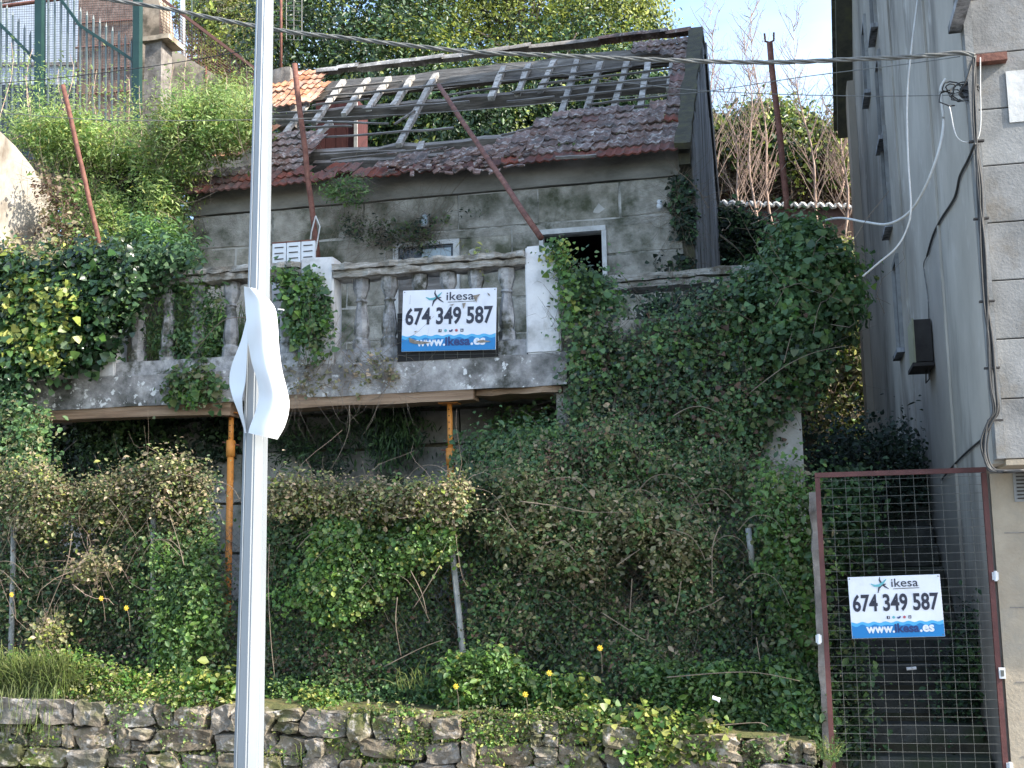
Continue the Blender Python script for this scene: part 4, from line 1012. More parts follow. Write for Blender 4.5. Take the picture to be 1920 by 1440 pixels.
cable('white_cable', [(1723, -20, 7.7), (1708, 100, 7.7), (1701, 190, 7.7), (1703, 300, 7.7), (1708, 388, 7.7), (1700, 430, 7.75), (1680, 465, 7.8), (1645, 495, 7.9), (1618, 518, 8)], .006, m_wcable, 'white cable hanging straight down in front of the streaked wall')
cable('white_hose', [(1773, 148, 7.7), (1764, 165, 7.7), (1766, 195, 7.7), (1769, 235, 7.7), (1758, 290, 7.7), (1735, 350, 7.8), (1705, 398, 8), (1665, 420, 8.3), (1620, 416, 8.8), (1570, 409, 9.2), (1510, 424, 9.4)], .009, m_wcable, 'white hose looping from the wall down into the ivy mound')
bun = thing('wall_cable_run', 'black cable run clipped down the front corner of the grey building', 'cables', at(1840, 500, 7.62))
base_run = [(1828, 104), (1826, 160), (1830, 250), (1836, 350), (1842, 450), (1850, 560), (1856, 640), (1862, 720), (1866, 770), (1855, 795), (1846, 830), (1850, 870), (1870, 884), (1925, 880)]
for s_ in range(6):
    j = [(x + rnd.uniform(-5, 5) + (s_ - 3) * 1.3, y + (rnd.uniform(-3, 3))) for x, y in base_run]
    P = [at(x, y, 7.55 + .01 * (s_ % 3)) for x, y in j]; Q = [P[0]] + P + [P[-1]]; out = []
    for i in range(1, len(Q) - 2):
        for k in range(5):
            t = k / 5; a, b_, c, d = Q[i - 1], Q[i], Q[i + 1], Q[i + 2]; out.append(.5 * ((2 * b_) + (c - a) * t + (2 * a - 5 * b_ + 4 * c - d) * t * t + (3 * b_ - a - 3 * c + d) * t ** 3))
    out.append(P[-1]); local(MB().tube(out, rnd.choice([.005, .006, .009]), 6).build('cable', m_cable if s_ != 2 else m_gcable, bun, True), bun)
for py in (265, 410, 565, 690, 788):
    p = at(np.interp(py, [y for x, y in base_run[:9]], [x for x, y in base_run[:9]]), py, 7.57); local(MB().box(p, (.085, .03, .01)).build('clip', m_boxdk, bun), bun)
q = MB()
for k in range(9):
    c = at(1800 + rnd.uniform(-18, 18), 175 + rnd.uniform(-12, 12), 7.62); r1 = rnd.uniform(.02, .07); pts = []
    for j in range(11): a = j / 10 * rnd.uniform(4, 6); pts.append(c + Vector((math.cos(a) * r1 * 1.4, rnd.uniform(-.01, .01), math.sin(a) * r1)))
    q.tube(pts, .0045, 5)
q.tube([at(1826, 110, 7.6), at(1812, 150, 7.6), at(1800, 175, 7.6)], .005, 5)
local(q.build('cable_knot', m_cable, bun, True), bun)
q = MB(); q.prism([(at(1800, 170, 7.6).x, at(1800, 172, 7.6).z), (at(1826, 110, 7.6).x, at(1826, 110, 7.6).z), (at(1832, 205, 7.6).x, at(1832, 205, 7.6).z)], 'Y', 7.64, 7.66); local(q.build('bracket', m_sheet, bun), bun)
cable('diagonal_cable', [tuple(atX(x, y, XR - .012)) + (0,) if False else (x, y, atX(x, y, XR - .012).y) for x, y in ((1828, 270), (1815, 300), (1800, 330), (1790, 370), (1765, 410), (1750, 440), (1738, 480))], .009, m_cable, 'black taped cable slanting down the streaked side wall')
cable('thin_wire', [(x, y, atX(x, y, XR - .012).y) for x, y in ((1738, 480), (1732, 500), (1740, 560), (1742, 612))], .005, m_gcable, 'grey wire dropping into the meter box')
cable('thin_wire', [(x, y, atX(x, y, XR - .012).y) for x, y in ((1843, 822), (1810, 850), (1783, 878), (1765, 900))], .007, m_cable, 'black cable slanting down behind the top of the gate')
cable('thin_wire', [(x, y, 7.57) for x, y in ((1838, 108), (1838, 160), (1838, 240), (1826, 265), (1795, 258), (1780, 200))], .004, m_wcable, 'pale loop of wire beside the rusty wall plate')
q = MB(); 
for (x0, y0, x1, y1) in ((1868, 885, 1880, 960),): pass

# ------------------------------------------------------------------ lamp post and its banner
YP = 5.4
lp = thing('lamp_post', 'galvanised tapered street lamp post standing in the foreground', 'lamp post', at(465, 1800, YP))
T = at(498, -60, YP); Bm = at(466, 1440, YP); d = (T - Bm) / 1500.0; Bb = Bm - d * 700
rT, rB = .5 * 35 / 2350 * 5.75, .5 * 59 / 2350 * 5.35
pts, nseg = [], 8
q = MB(); ns = 8; vv = []
for p, r in ((Bb, rB * 1.18), (T, rT)):
    for j in range(ns): a = 2 * math.pi * (j + .36) / ns; vv.append((p.x + math.cos(a) * r, p.y + math.sin(a) * r, p.z))
q.add(vv, [(j, (j + 1) % ns, ns + (j + 1) % ns, ns + j) for j in range(ns)] + [tuple(range(ns))[::-1], tuple(range(ns, 2 * ns))])
o = q.build('shaft', m_pole, lp); bevel(o, .006, 2); local(o, lp)
a = 2 * math.pi * (5 + .36) / ns; off = lambda r: Vector((math.cos(a) * r, math.sin(a) * r, 0))
local(MB().tube([Bb + off(rB * 1.16), T + off(rT * .99)], .003, 6).build('weld_seam', m_pole, lp), lp)
bn = thing('pole_banner', 'blank white curled plastic sheet strapped round the lamp post', 'banner', at(490, 680, YP - .1))
def sheet(rows, nc_, yfun, name):
    R_ = np.array(rows, float); ys_ = np.linspace(R_[0, 0], R_[-1, 0], 46)
    xl_ = np.interp(ys_, R_[:, 0], R_[:, 1]); xr_ = np.interp(ys_, R_[:, 0], R_[:, 2])
    for a_ in (xl_, xr_):
        for _ in range(2): a_[1:-1] = (a_[:-2] + a_[1:-1] * 2 + a_[2:]) / 4
    q = MB(); vv = []
    for i, py in enumerate(ys_):
        for j in range(nc_):
            t = j / (nc_ - 1); u = i / 45
            vv.append(at(xl_[i] + (xr_[i] - xl_[i]) * t, py + (xr_[i] - xl_[i]) * .22 * t * (1 if name == 'front_sheet' else 0), yfun(t, u, xr_[i] - xl_[i])))
    q.add(vv, [(i * nc_ + j, i * nc_ + j + 1, (i + 1) * nc_ + j + 1, (i + 1) * nc_ + j) for i in range(45) for j in range(nc_ - 1)])
    o = q.build(name, m_banner, bn, True); local(o, bn)
    md = o.modifiers.new('thick', 'SOLIDIFY'); md.thickness = .002; md.offset = 0; md.use_rim = False
sheet([(537, 458, 478), (548, 458, 500), (558, 459, 513), (570, 460, 518), (600, 462, 521), (640, 465, 523), (680, 472, 528), (715, 483, 537), (740, 486, 543), (765, 482, 541), (790, 473, 533), (800, 468, 527), (812, 466, 520)], 14,
      lambda t, u, w_: YP - .10 - .05 * math.sin(t * math.pi * .8 + .2) + .07 * math.sin(u * math.pi) * (t - .4) ** 2 + .006 * math.sin(u * 17 + t * 3), 'front_sheet')
sheet([(600, 462, 466), (640, 452, 465), (680, 436, 463), (700, 431, 462), (720, 430, 460), (745, 436, 454), (770, 446, 455), (795, 455, 460), (812, 459, 462)], 7,
      lambda t, u, w_: YP - .09 + .2 * (1 - t) * (w_ / 30), 'side_curl')
p = at(521, 580, YP - .07); local(MB().tube([p, p + Vector((.03, .0, -.005))], .004, 6).build('cable_tie', m_pvc, bn), bn)

# ------------------------------------------------------------------ upper left: white wall, railings, pillar, ramp wall
wl = thing('sunlit_white_wall', 'sunlit peeling white wall with ivy at the left edge above the balcony', 'wall', at(40, 480, 10.8))
p1, p2 = at(-260, 480, 9.6), at(112, 480, 12.2); zt1, zt2 = at(-260, 60, 9.6).z, at(112, 395, 12.2).z
q = MB(); n = 12; vv = []
tops = [(-260, 60), (-60, 190), (0, 246), (30, 275), (60, 312), (85, 350), (105, 388), (112, 420)]
for dy in (0, .25):
    for px, py in tops:
        t = (px + 260) / 372; Y_ = 9.6 + 2.6 * t; a = at(px, py, Y_); vv.append((a.x - dy * .8, a.y + dy * .5, a.z)); vv.append((a.x - dy * .8, a.y + dy * .5, 3.0))
m_ = len(tops); fs = []
for o_ in (0, 2 * m_): fs += [(o_ + 2 * i, o_ + 2 * i + 1, o_ + 2 * i + 3, o_ + 2 * i + 2) for i in range(m_ - 1)]
fs += [(2 * i, 2 * i + 2, 2 * m_ + 2 * i + 2, 2 * m_ + 2 * i) for i in range(m_ - 1)] + [(2 * m_ - 2, 2 * m_ - 1, 4 * m_ - 1, 4 * m_ - 2)]
q.add(vv, fs); local(q.build('plaster', m_pink, wl), wl)

YR = 14.5
gf = thing('green_railings', 'dark green stepped steel railings with pointed bars at top left', 'fence', at(160, 230, YR))
for x0, w_ in ((74, 17), (257, 15)):
    a = at(x0, 245, YR); c = at(x0 + 2, -60, YR); wd = w_ / 2350 * YR * 1.02
    local(MB().bar(a, c, wd, wd, up=Vector((0, 1, 0))).build('post', m_green, gf), gf)
def railbar(x0, y0, x1, y1, w_=.04): local(MB().bar(at(x0, y0, YR), at(x1, y1, YR), w_, w_, up=Vector((0, 1, 0))).build('rail', m_green, gf), gf)
railbar(-30, 15, 72, 118); railbar(112, -4, 150, 48); railbar(150, 48, 254, 116); railbar(-30, 195, 72, 250); railbar(84, 205, 254, 236, .03)
for px in list(range(-10, 68, 11)) + list(range(90, 252, 12)):
    if px < 70: top = np.interp(px, [-10, 70], [-8, 82]); bot = 240
    else: top = np.interp(px, [90, 150, 252], [-80, 22, 84]); bot = 236
    a = at(px, bot, YR + .02); c = at(px + 1, top, YR + .02); q = MB(); q.bar(a, c, .022, .022, up=Vector((0, 1, 0))); q.tube([c, c + Vector((0, 0, .07))], .018, 4, r2=.002); local(q.build('bar', m_bar, gf), gf)
dp = thing('stone_pillar', 'dark lichened stone pillar with a square cap at the end of the green railings', 'pillar', at(290, 215, 14.8))
a = at(268, 235, 14.8); c = at(303, 76, 14.8); o = MB().mm((a.x, 14.8, a.z - .6), (c.x, 15.1, c.z)).build('shaft', m_dpillar, dp); roughen(o, .015, 4, 3); local(o, dp)
a = at(264, 78, 14.75); c = at(318, 63, 14.75); o = MB().mm((a.x, 14.74, a.z), (c.x, 15.16, c.z)).build('cap', m_gwall, dp); roughen(o, .015, 5, 2); local(o, dp)
rw2 = thing('ramp_wall', 'tan concrete wall sloping down behind the stone pillar with a brown mesh fence on it', 'wall', at(390, 200, 15.5))
Yq = 15.6
def prism_px(poly, Y, th): 
    P = [at(x, y, Y) for x, y in poly]; return MB().prism([(p.x, p.z) for p in P], 'Y', Y, Y + th)
local(prism_px([(300, 82), (330, 95), (400, 138), (478, 196), (478, 330), (300, 330)], Yq, .25).build('concrete', m_gwall, rw2), rw2)
q = MB()
for px in range(300, 478, 6): q.tube([at(px, np.interp(px, [300, 478], [82, 196]), Yq + .1), at(px, np.interp(px, [296, 478], [-8, 128]), Yq + .1)], .0045, 3)
for k in range(1, 16):
    q.tube([at(300, 82 - k * 6, Yq + .1), at(478, 196 - k * 4.4, Yq + .1)], .0045, 3)
o = q.build('mesh_wires', m_bwire, rw2); o['kind'] = 'stuff'; local(o, rw2)
local(MB().bar(at(285, -16, Yq + .1), at(480, 130, Yq + .1), .05, .04).build('top_rail', m_bwire, rw2), rw2)
for px, py in ((386, 155), (425, 185)): local(MB().tube([at(px, py, Yq - .02), at(px, py - 30, Yq - .02)], .015, 6).build('stub', m_rust, rw2), rw2)
# building behind the railings
bb = thing('pale_blue_building', 'pale bluish building seen through the green railings at the top left corner', 'building', at(60, 200, 19))
local(prism_px([(-300, -200), (150, -160), (150, 300), (-300, 300)], 19, 3).build('wall', m_bwall, bb), bb)
local(prism_px([(-300, 118), (150, 116), (150, 122), (-300, 124)], 18.95, .045).build('ledge', m_dpillar, bb), bb)
local(prism_px([(-300, 160), (150, 158), (150, 300), (-300, 300)], 18.9, .04).build('base_panel', m_glass, bb), bb)
local(prism_px([(255, -60), (290, -60), (310, 90), (258, 300)], 18, .4).build('concrete_pier', m_gwall, bb), bb)
rs = thing('reed_screen', 'brown reed screening fixed behind the green railings', 'screen', at(200, 200, 17))
local(prism_px([(150, -80), (256, -60), (256, 280), (140, 280)], 17, .06).build('reeds', m_reed, rs), rs)
local(prism_px([(0, 5), (150, -22), (150, -60), (0, -60)], 16.9, .05).build('upper_reeds', m_reed, rs), rs)
for py in (45, 90, 133, 178): local(MB().tube([at(140, py, 16.97), at(256, py - 8, 16.97)], .018, 5).build('cane', m_bwire, rs), rs)
q = MB()
for k in range(60):
    px = k * 4.4 - 4; q.tube([at(px, 160, 16.5), at(px + 2, -20, 16.5)], .0035, 3)
for k in range(40): q.tube([at(-4, k * 4.5 - 12, 16.5), at(256, k * 4.5 - 24, 16.5)], .0035, 3)
ms = tag(q.build('wire_screen', m_gcable), 'fine wire screen stretched behind the green railings', 'netting', None, 'stuff')
cable('screen_rail', [(-20, 15, 16.4), (80, 2, 16.4), (200, -12, 16.4)], .03, m_rust, 'brown rail along the top of the wire screen')
bp_ = thing('white_mast', 'thin white mast rising behind the brown mesh fence', 'pole', at(343, 110, 20)); local(MB().tube([at(344, 110, 20), at(341, -60, 20)], .045, 10).build('tube', m_pvc, bp_, True), bp_)
bp_ = thing('grey_mast', 'slim dark mast beside the white one above the brown mesh', 'pole', at(359, 110, 20)); local(MB().tube([at(360, 110, 20), at(359, -60, 20)], .015, 8).build('tube', m_green, bp_, True), bp_)

# ------------------------------------------------------------------ background right: garden wall, hedge, saplings
gw = thing('garden_wall', 'low garden wall with a bright coping below the hedge on the right', 'wall', at(1460, 430, 20))
Yg = 20.3
local(prism_px([(1250, 386), (1330, 382), (1620, 388), (1620, 560), (1250, 560)], Yg, .25).build('masonry', mat('dark_brick', [(.06, .035, .03), (.11, .065, .05)], 9), gw), gw)
q = MB(); P = []
for k in range(90):
    px = 1320 + k * 3.4; p = at(px, 380 + (px - 1320) * .025, Yg - .04); P.append(p + Vector((0, 0, .03 * math.sin(k * 1.3))))
q.tube(P, .035, 6); local(q.build('corrugated_coping', m_wcable, gw), gw)

# leaf material slots shared by every plant mesh
LM = [lf_dark, lf_mid, lf_brown, lf_olive, lf_bright, lf_yellow, lf_feather, lf_tree, lf_treey, lf_gloss, lf_deep, lf_dead, lf_grass, m_twig, m_twigd, m_sap, m_flower]
DK, MD, BR, OL, BT, YL, FE, TR, TY, GL, DP, DE, GR, TW_, TD, SP, FL = range(17)
def plant(name, label, cat, kind=None, group=None): return NP()

# trees beyond the roof
def tree(name, label, cat, specs, n, size, mixw, trunk, group='trees on the slope behind the house', **kw):
    r = thing(name, label, cat, trunk, group)
    q = MB(); top = Vector(specs[0][:3])
    q.tube([Vector(trunk), Vector(trunk).lerp(top, .5) + Vector((.2, 0, 0)), top], .22, 9, r2=.08)
    for s_ in specs:
        for _ in range(5):
            e = Vector(s_[:3]) + Vector((rnd.uniform(-.6, .6) * s_[3], rnd.uniform(-.6, .6) * s_[4], rnd.uniform(-.3, .6) * s_[5])); m0 = Vector(trunk).lerp(top, rnd.uniform(.4, .9)); q.tube([m0, m0.lerp(e, .5) + Vector((0, 0, .2)), e], .07, 5, r2=.015)
    local(q.build('trunk', m_bark, r, True), r)
    B = NP(); blobs(B, specs, n, size, mixw, **kw); o = B.build('crown', LM, r); local(o, r); return r
P = lambda px, py, Y: tuple(at(px, py, Y))
tree('evergreen_tree', 'dark dense evergreen tree right behind the left half of the roof', 'tree', [(*P(640, 90, 22), 2.0, 1.4, 1.7), (*P(560, 170, 21.5), 1.2, 1.0, 1.5), (*P(740, 190, 21), 1.7, 1.0, 1.6), (*P(860, 240, 20.5), 1.6, .9, 1.2), (*P(680, -10, 22.5), 1.6, 1.4, 1.0)], 52000, .10, [(TR, 6), (DK, 2), (TY, .8)], P(640, 420, 22), clus=.22)
tree('evergreen_tree', 'yellow-green sunlit tree behind the right half of the roof', 'tree', [(*P(980, 30, 23.5), 2.4, 1.6, 1.7), (*P(1130, 60, 23), 1.35, 1.2, 1.1), (*P(850, -10, 24), 1.8, 1.4, 1.4), (*P(1190, 35, 23.5), .62, .8, .7), (*P(1030, -50, 24), 1.9, 1.2, .9)], 52000, .085, [(TY, 6), (TR, 2), (YL, 1)], P(980, 420, 23.5), clus=.2)
tree('evergreen_tree', 'dark low tree showing between the rafters on the right', 'tree', [(*P(1000, 200, 21), 1.6, .9, 1.0), (*P(1170, 190, 21), 1.0, .8, .9), (*P(920, 290, 20.2), 1.5, .7, .8), (*P(1080, 120, 22), 1.5, .9, .8)], 26000, .085, [(TR, 5), (DK, 2), (TY, 1)], P(1000, 420, 21), clus=.2)
tree('hillside_tree', 'olive-green tree on the skyline above the brown mesh fence', 'tree', [(*P(430, 60, 25), 1.1, 1.0, 1.0), (*P(400, 20, 26), .8, .9, .6), (*P(470, 10, 26), 1.0, .9, .8), (*P(450, 140, 24), .9, .8, .8)], 20000, .11, [(TY, 3), (OL, 3), (TR, 1)], P(440, 320, 25), clus=.22)

# bushes upper left
B = NP()
bush = [(20, 250), (30, 215), (70, 222), (100, 215), (150, 215), (200, 205), (240, 230), (290, 205), (330, 180), (400, 175), (460, 190), (462, 225), (420, 255), (370, 285), (320, 325), (315, 400), (325, 470), (230, 470), (150, 440), (135, 400), (115, 350), (80, 300)]
thicket(B, bush, 12.4, 42000, .052, [(FE, 6), (BT, 2), (YL, 1.0)], depth=.7, clus=.11, per=22, aspect=.3, gap=.42, nscale=1.4, bulge=.5, twig=260, twm=TW_, twlen=.6, twr=.004, seed=3, nbias=(.2, -.5, .8))
thicket(B, [(130, 470), (110, 280), (330, 260), (320, 380), (335, 480)], 13.2, 16000, .06, [(DP, 3), (DK, 1)], depth=.3, twig=160, twm=TW_, twlen=.9, twr=.006, seed=8)
for cx, cy, k in ((60, 120, 1), (45, 170, 1), (110, 150, 1), (130, 130, 1), (180, 160, 1), (235, 170, 1), (325, 150, 1), (350, 130, 1), (420, 160, 1), (455, 140, 1), (70, 200, 1), (260, 190, 1), (390, 170, 1), (460, 180, 1), (20, 108, 1)):
    c = np.array(at(cx, cy, 13.4)); base = np.array(at(cx + rnd.uniform(-20, 40), 300, 12.9)); n_ = 340
    B.strands(np.array([base]), np.array([c + [0, 0, .2]]), .05, .008, SP, 6, .06)
    t = G.uniform(.35, 1, n_)[:, None]; Pp = base + (c - base) * t + G.normal(size=(n_, 3)) * (.12 + .05 * rnd.random()); B.leaves(Pp, G.normal(size=(n_, 3)) + [0, -.3, .8], np.full(n_, .055), FE, .28)
thicket(B, [(340, 180), (400, 155), (470, 170), (455, 225), (390, 265)], 13.6, 8000, .05, [(FE, 5), (YL, 1)], depth=.4, clus=.12, aspect=.28, gap=.4, nscale=1.5, seed=5, nbias=(.2, -.4, .9))
stufft(B, 'elder_bushes', LM, 'feathery light green bushes filling the bank in front of the railings', 'bushes')
B = NP(); thicket(B, [(240, 410), (330, 430), (350, 490), (225, 485), (220, 440)], 11.2, 3200, .06, [(BT, 3), (DK, 2)], depth=.3, per=16, aspect=.35, clus=.09)
stufft(B, 'fern_clump', LM, 'deep green ferny clump behind the left railing', 'plant', kind=None)
B = NP(); thicket(B, [(75, 320), (112, 340), (125, 470), (90, 480), (90, 420)], 11.6, 1300, .05, [(BR, 2), (DE, 2), (BT, 1)], depth=.2, twig=150, twm=TW_, twlen=.5, seed=4, gap=.3)
stufft(B, 'dry_creeper', LM, 'dry brown creeper hanging over the end of the sunlit white wall', 'creeper', kind=None)

B = NP()
thicket(B, [(330, 300), (520, 250), (700, 150), (900, 130), (1270, 130), (1275, 360), (330, 400)], 20.6, 42000, .10, [(TR, 5), (DK, 3), (DP, 3)], depth=.8, clus=.2, gap=.15, nscale=1.0, bulge=.8, seed=2)
stufft(B, 'slope_foliage', LM, 'dark mass of leaves on the slope seen through the bare rafters', 'foliage')
B = MB(); n_ = 30; vv = []
for i in range(n_):
    px = 250 + 1040 * i / (n_ - 1); a = at(px, 400, 22.0)
    for j in range(8): vv.append((a.x, 22.0 + rnd.uniform(-.15, .15) + j * .25, 4.5 + j * (.62 + .05 * math.sin(i))))
B.add(vv, [(i * 8 + j, i * 8 + 8 + j, i * 8 + 9 + j, i * 8 + 1 + j) for i in range(n_ - 1) for j in range(7)])
tag(B.build('wooded_bank', m_soil, None, True), kind='structure')
# hedge and bare saplings to the right
B = NP()
thicket(B, [(1320, 205), (1360, 180), (1420, 195), (1480, 185), (1540, 210), (1600, 230), (1612, 300), (1560, 270), (1500, 300), (1430, 260), (1370, 280), (1320, 260)], 21.0, 13000, .085, [(TR, 3), (TY, 3), (BT, 1)], depth=.6, clus=.16, nscale=1.2, bulge=.6, seed=6)
thicket(B, [(1320, 250), (1612, 260), (1615, 385), (1320, 385)], 21.3, 12000, .07, [(DE, 7), (BR, .5), (TY, .3)], depth=.5, clus=.15, twig=1300, twm=TW_, twlen=1.0, twr=.008, nscale=1.3, bulge=.4, seed=9, gap=.3)
thicket(B, [(1345, 230), (1500, 290), (1600, 250), (1600, 330), (1500, 345), (1400, 320)], 21.0, 2400, .07, [(TY, 3), (BT, 2)], depth=.3, clus=.14, gap=.55, seed=10)
stufft(B, 'back_hedge', LM, 'hedge of green crowns over brown dead bramble along the skyline at right', 'hedge')
q = MB(); q.prism([(at(1300, 260, 21.9).x, 6), (at(1640, 260, 21.9).x, 6), (at(1640, 260, 21.9).x, at(1640, 275, 21.9).z), (at(1300, 260, 21.9).x, at(1300, 250, 21.9).z)], 'Y', 21.9, 22.3)
o = q.build('hedge_core', mat('hedge_core_twigs', [(.018, .012, .01), (.05, .032, .025)], 9, bump=1)); tag(o, kind='stuff', label='dark twiggy inside of the hedge at right', cat='hedge')
for i, (px, pb, pt, lean, lab) in enumerate(((1328, 420, 30, 5, 'slim bare sapling tight against the right gable of the cottage'), (1418, 460, 60, -20, 'bare pale sapling left of the forked rusty pole'), (1400, 465, 150, -40, 'short bare sapling with a bent stem behind the ivy mound'), (1452, 442, 20, -45, 'tall bare pale sapling crossing behind the forked pole'), (1542, 445, 50, -60, 'bare sapling right of the forked pole leaning left'), (1588, 470, 120, -10, 'bare sapling nearest the grey building with bright bark'), (1570, 380, 200, 30, 'thin twiggy sapling in front of the brown hedge'))):
    Y_ = 19.2 + .11 * i; r = thing('bare_sapling', lab, 'sapling', at(px, pb, Y_), 'bare saplings behind the ivy mound'); q = MB()
    k = 9; main = [at(px + lean * (j / k) + 6 * math.sin(j * 1.1 + i), pb + (pt - pb) * j / k, Y_) for j in range(k + 1)]
    q.tube(main, .026, 6, r2=.0025)
    local(q.build('stem', m_sap, r, True), r)
    B = NP(); A_, B_, R_ = [], [], []
    for j in range(1, k):
        for _ in range(5):
            a = main[j].lerp(main[j + 1], rnd.random()); l = rnd.uniform(.3, 1.0) * (1.15 - j / k * .7); s_ = rnd.choice((-1, 1)); e = a + Vector((s_ * l * rnd.uniform(.25, .6), rnd.uniform(-.2, .2), l)); A_.append(a); B_.append(e); R_.append(.0085)
            for _ in range(2):
                t = rnd.uniform(.3, .9); a2 = a.lerp(e, t); e2 = a2 + Vector((rnd.uniform(-.2, .2), rnd.uniform(-.1, .1), rnd.uniform(.15, .4))); A_.append(a2); B_.append(e2); R_.append(.0045)
    B.strands(np.array(A_), np.array(B_), 0, np.array(R_), 0, 4, .03); local(B.build('branches', [m_sap], r), r)
# lit brush at the end of the alley
B = NP()
thicket(B, [(1530, 470), (1600, 460), (1640, 500), (1650, 800), (1540, 820), (1500, 700)], 19.35, 17000, .07, [(YL, 3), (BR, 3), (OL, 2), (BT, 1)], depth=.5, clus=.16, twig=200, twm=TW_, twlen=.7, twr=.006, seed=12, gap=.34, nscale=1.6)
thicket(B, [(1330, 390), (1420, 400), (1450, 500), (1330, 505)], 17.8, 5000, .07, [(DP, 3), (DK, 2), (MD, 1)], depth=.3, seed=13)
stufft(B, 'sunlit_scrub', LM, 'sunlit yellowish scrub glimpsed at the far end of the alley', 'scrub')
B = NP()
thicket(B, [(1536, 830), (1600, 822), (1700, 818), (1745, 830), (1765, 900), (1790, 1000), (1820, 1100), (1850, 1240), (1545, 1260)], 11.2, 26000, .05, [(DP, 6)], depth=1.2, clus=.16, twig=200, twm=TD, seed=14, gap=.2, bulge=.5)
thicket(B, [(1545, 900), (1620, 900), (1610, 1050), (1545, 1100)], 9.3, 2500, .045, [(DK, 3), (MD, 1)], depth=.4, seed=15, gap=.4)
thicket(B, [(1550, 1180), (1600, 1180), (1610, 1440), (1550, 1440)], 8.6, 3200, .04, [(DK, 2), (MD, 1), (DP, 2)], depth=.3, seed=16, gap=.4)
thicket(B, [(1820, 1150), (1870, 1200), (1890, 1440), (1760, 1440)], 8.9, 3000, .04, [(DP, 3), (DK, 2)], depth=.4, seed=17, gap=.4)
stufft(B, 'alley_undergrowth', LM, 'dark undergrowth choking the alley steps behind the mesh gate', 'undergrowth')

# ------------------------------------------------------------------ brambles on the fence
HOLE1 = [(392, 940), (445, 930), (440, 1150), (405, 1160)]
HOLE2 = [(828, 1120), (882, 1125), (885, 1222), (842, 1222)]
HOLE3 = [(282, 965), (294, 965), (292, 1210), (284, 1210)]
HOLE4 = [(1160, 1050), (1230, 1050), (1240, 1130), (1165, 1140)]
def mass(name, label, cat, jobs, kind='stuff'):
    B = NP()
    for j in jobs: thicket(B, *j[0], **j[1])
    return stufft(B, name, LM, label, cat, kind=kind)
mass('bramble_thicket', 'brown-tipped bramble heaped over the fence left of the lamp post', 'bramble', [
    (([(-20, 920), (60, 930), (200, 940), (370, 930), (395, 1000), (400, 1100), (430, 1200), (430, 1300), (-20, 1300)], 8.5, 54000, .031, [(MD, 6), (DK, 3), (OL, 3), (BR, .8), (DE, .4), (BT, .6)]), dict(depth=.3, clus=.08, per=24, seed=21, twig=1100, twm=TD, twlen=.3, holes=[HOLE1, HOLE3], gap=.33, bulge=.2)),
    (([(-20, 880), (60, 880), (130, 920), (200, 905), (250, 880), (290, 866), (330, 872), (375, 880), (372, 945), (330, 960), (240, 945), (200, 985), (130, 950), (60, 990), (-20, 960)], 8.25, 17000, .028, [(BR, 5), (OL, 4), (MD, 1.5), (MD, 1), (YL, .5)]), dict(depth=.2, clus=.075, per=18, seed=22, twig=60, twm=TW_, gap=.38, nbias=(.2, -.6, .9))),
    (([(90, 1080), (200, 1040), (230, 1120), (160, 1200), (60, 1200)], 8.15, 3000, .034, [(BR, 2), (OL, 3), (YL, 1)]), dict(depth=.15, clus=.06, per=14, seed=23, gap=.45, twig=40, twm=SP)),
    (([(-20, 760), (40, 770), (65, 800), (60, 880), (-20, 900)], 8.6, 3500, .04, [(MD, 2), (DK, 2), (OL, 1)]), dict(depth=.2, seed=24)),
    (([(285, 1010), (385, 1010), (400, 1180), (380, 1260), (290, 1250)], 8.3, 5000, .033, [(BT, 3), (MD, 3)]), dict(depth=.2, seed=25, gap=.45, clus=.07))])
mass('bramble_thicket', 'clover-leaved bramble mass on the fence between the lamp post and the leaning fence post', 'bramble', [
    (([(490, 950), (620, 950), (860, 950), (900, 1000), (900, 1300), (700, 1330), (490, 1300)], 8.5, 62000, .031, [(DK, 3.5), (MD, 6), (OL, 2), (BT, .8), (DE, .4)]), dict(depth=.3, clus=.08, per=24, seed=31, twig=800, twm=TW_, twlen=.3, holes=[HOLE2], gap=.36, bulge=.2)),
    (([(500, 925), (540, 905), (580, 912), (640, 920), (700, 912), (740, 930), (780, 912), (820, 922), (860, 905), (872, 960), (830, 975), (760, 950), (680, 962), (600, 945), (500, 955)], 8.2, 13500, .028, [(BR, 5), (OL, 3.5), (MD, 1.2), (YL, 1)]), dict(depth=.16, clus=.06, per=18, seed=32, gap=.3, twig=20, twm=SP, nbias=(.3, -.6, .9), bulge=.1)),
    (([(600, 985), (700, 980), (845, 985), (840, 1040), (760, 1050), (700, 1130), (620, 1160), (520, 1120), (560, 1060)], 8.25, 9500, .030, [(BT, 5), (MD, 2), (YL, .5)]), dict(depth=.12, clus=.06, per=18, seed=33, gap=.38, aspect=.8, bulge=.15))])
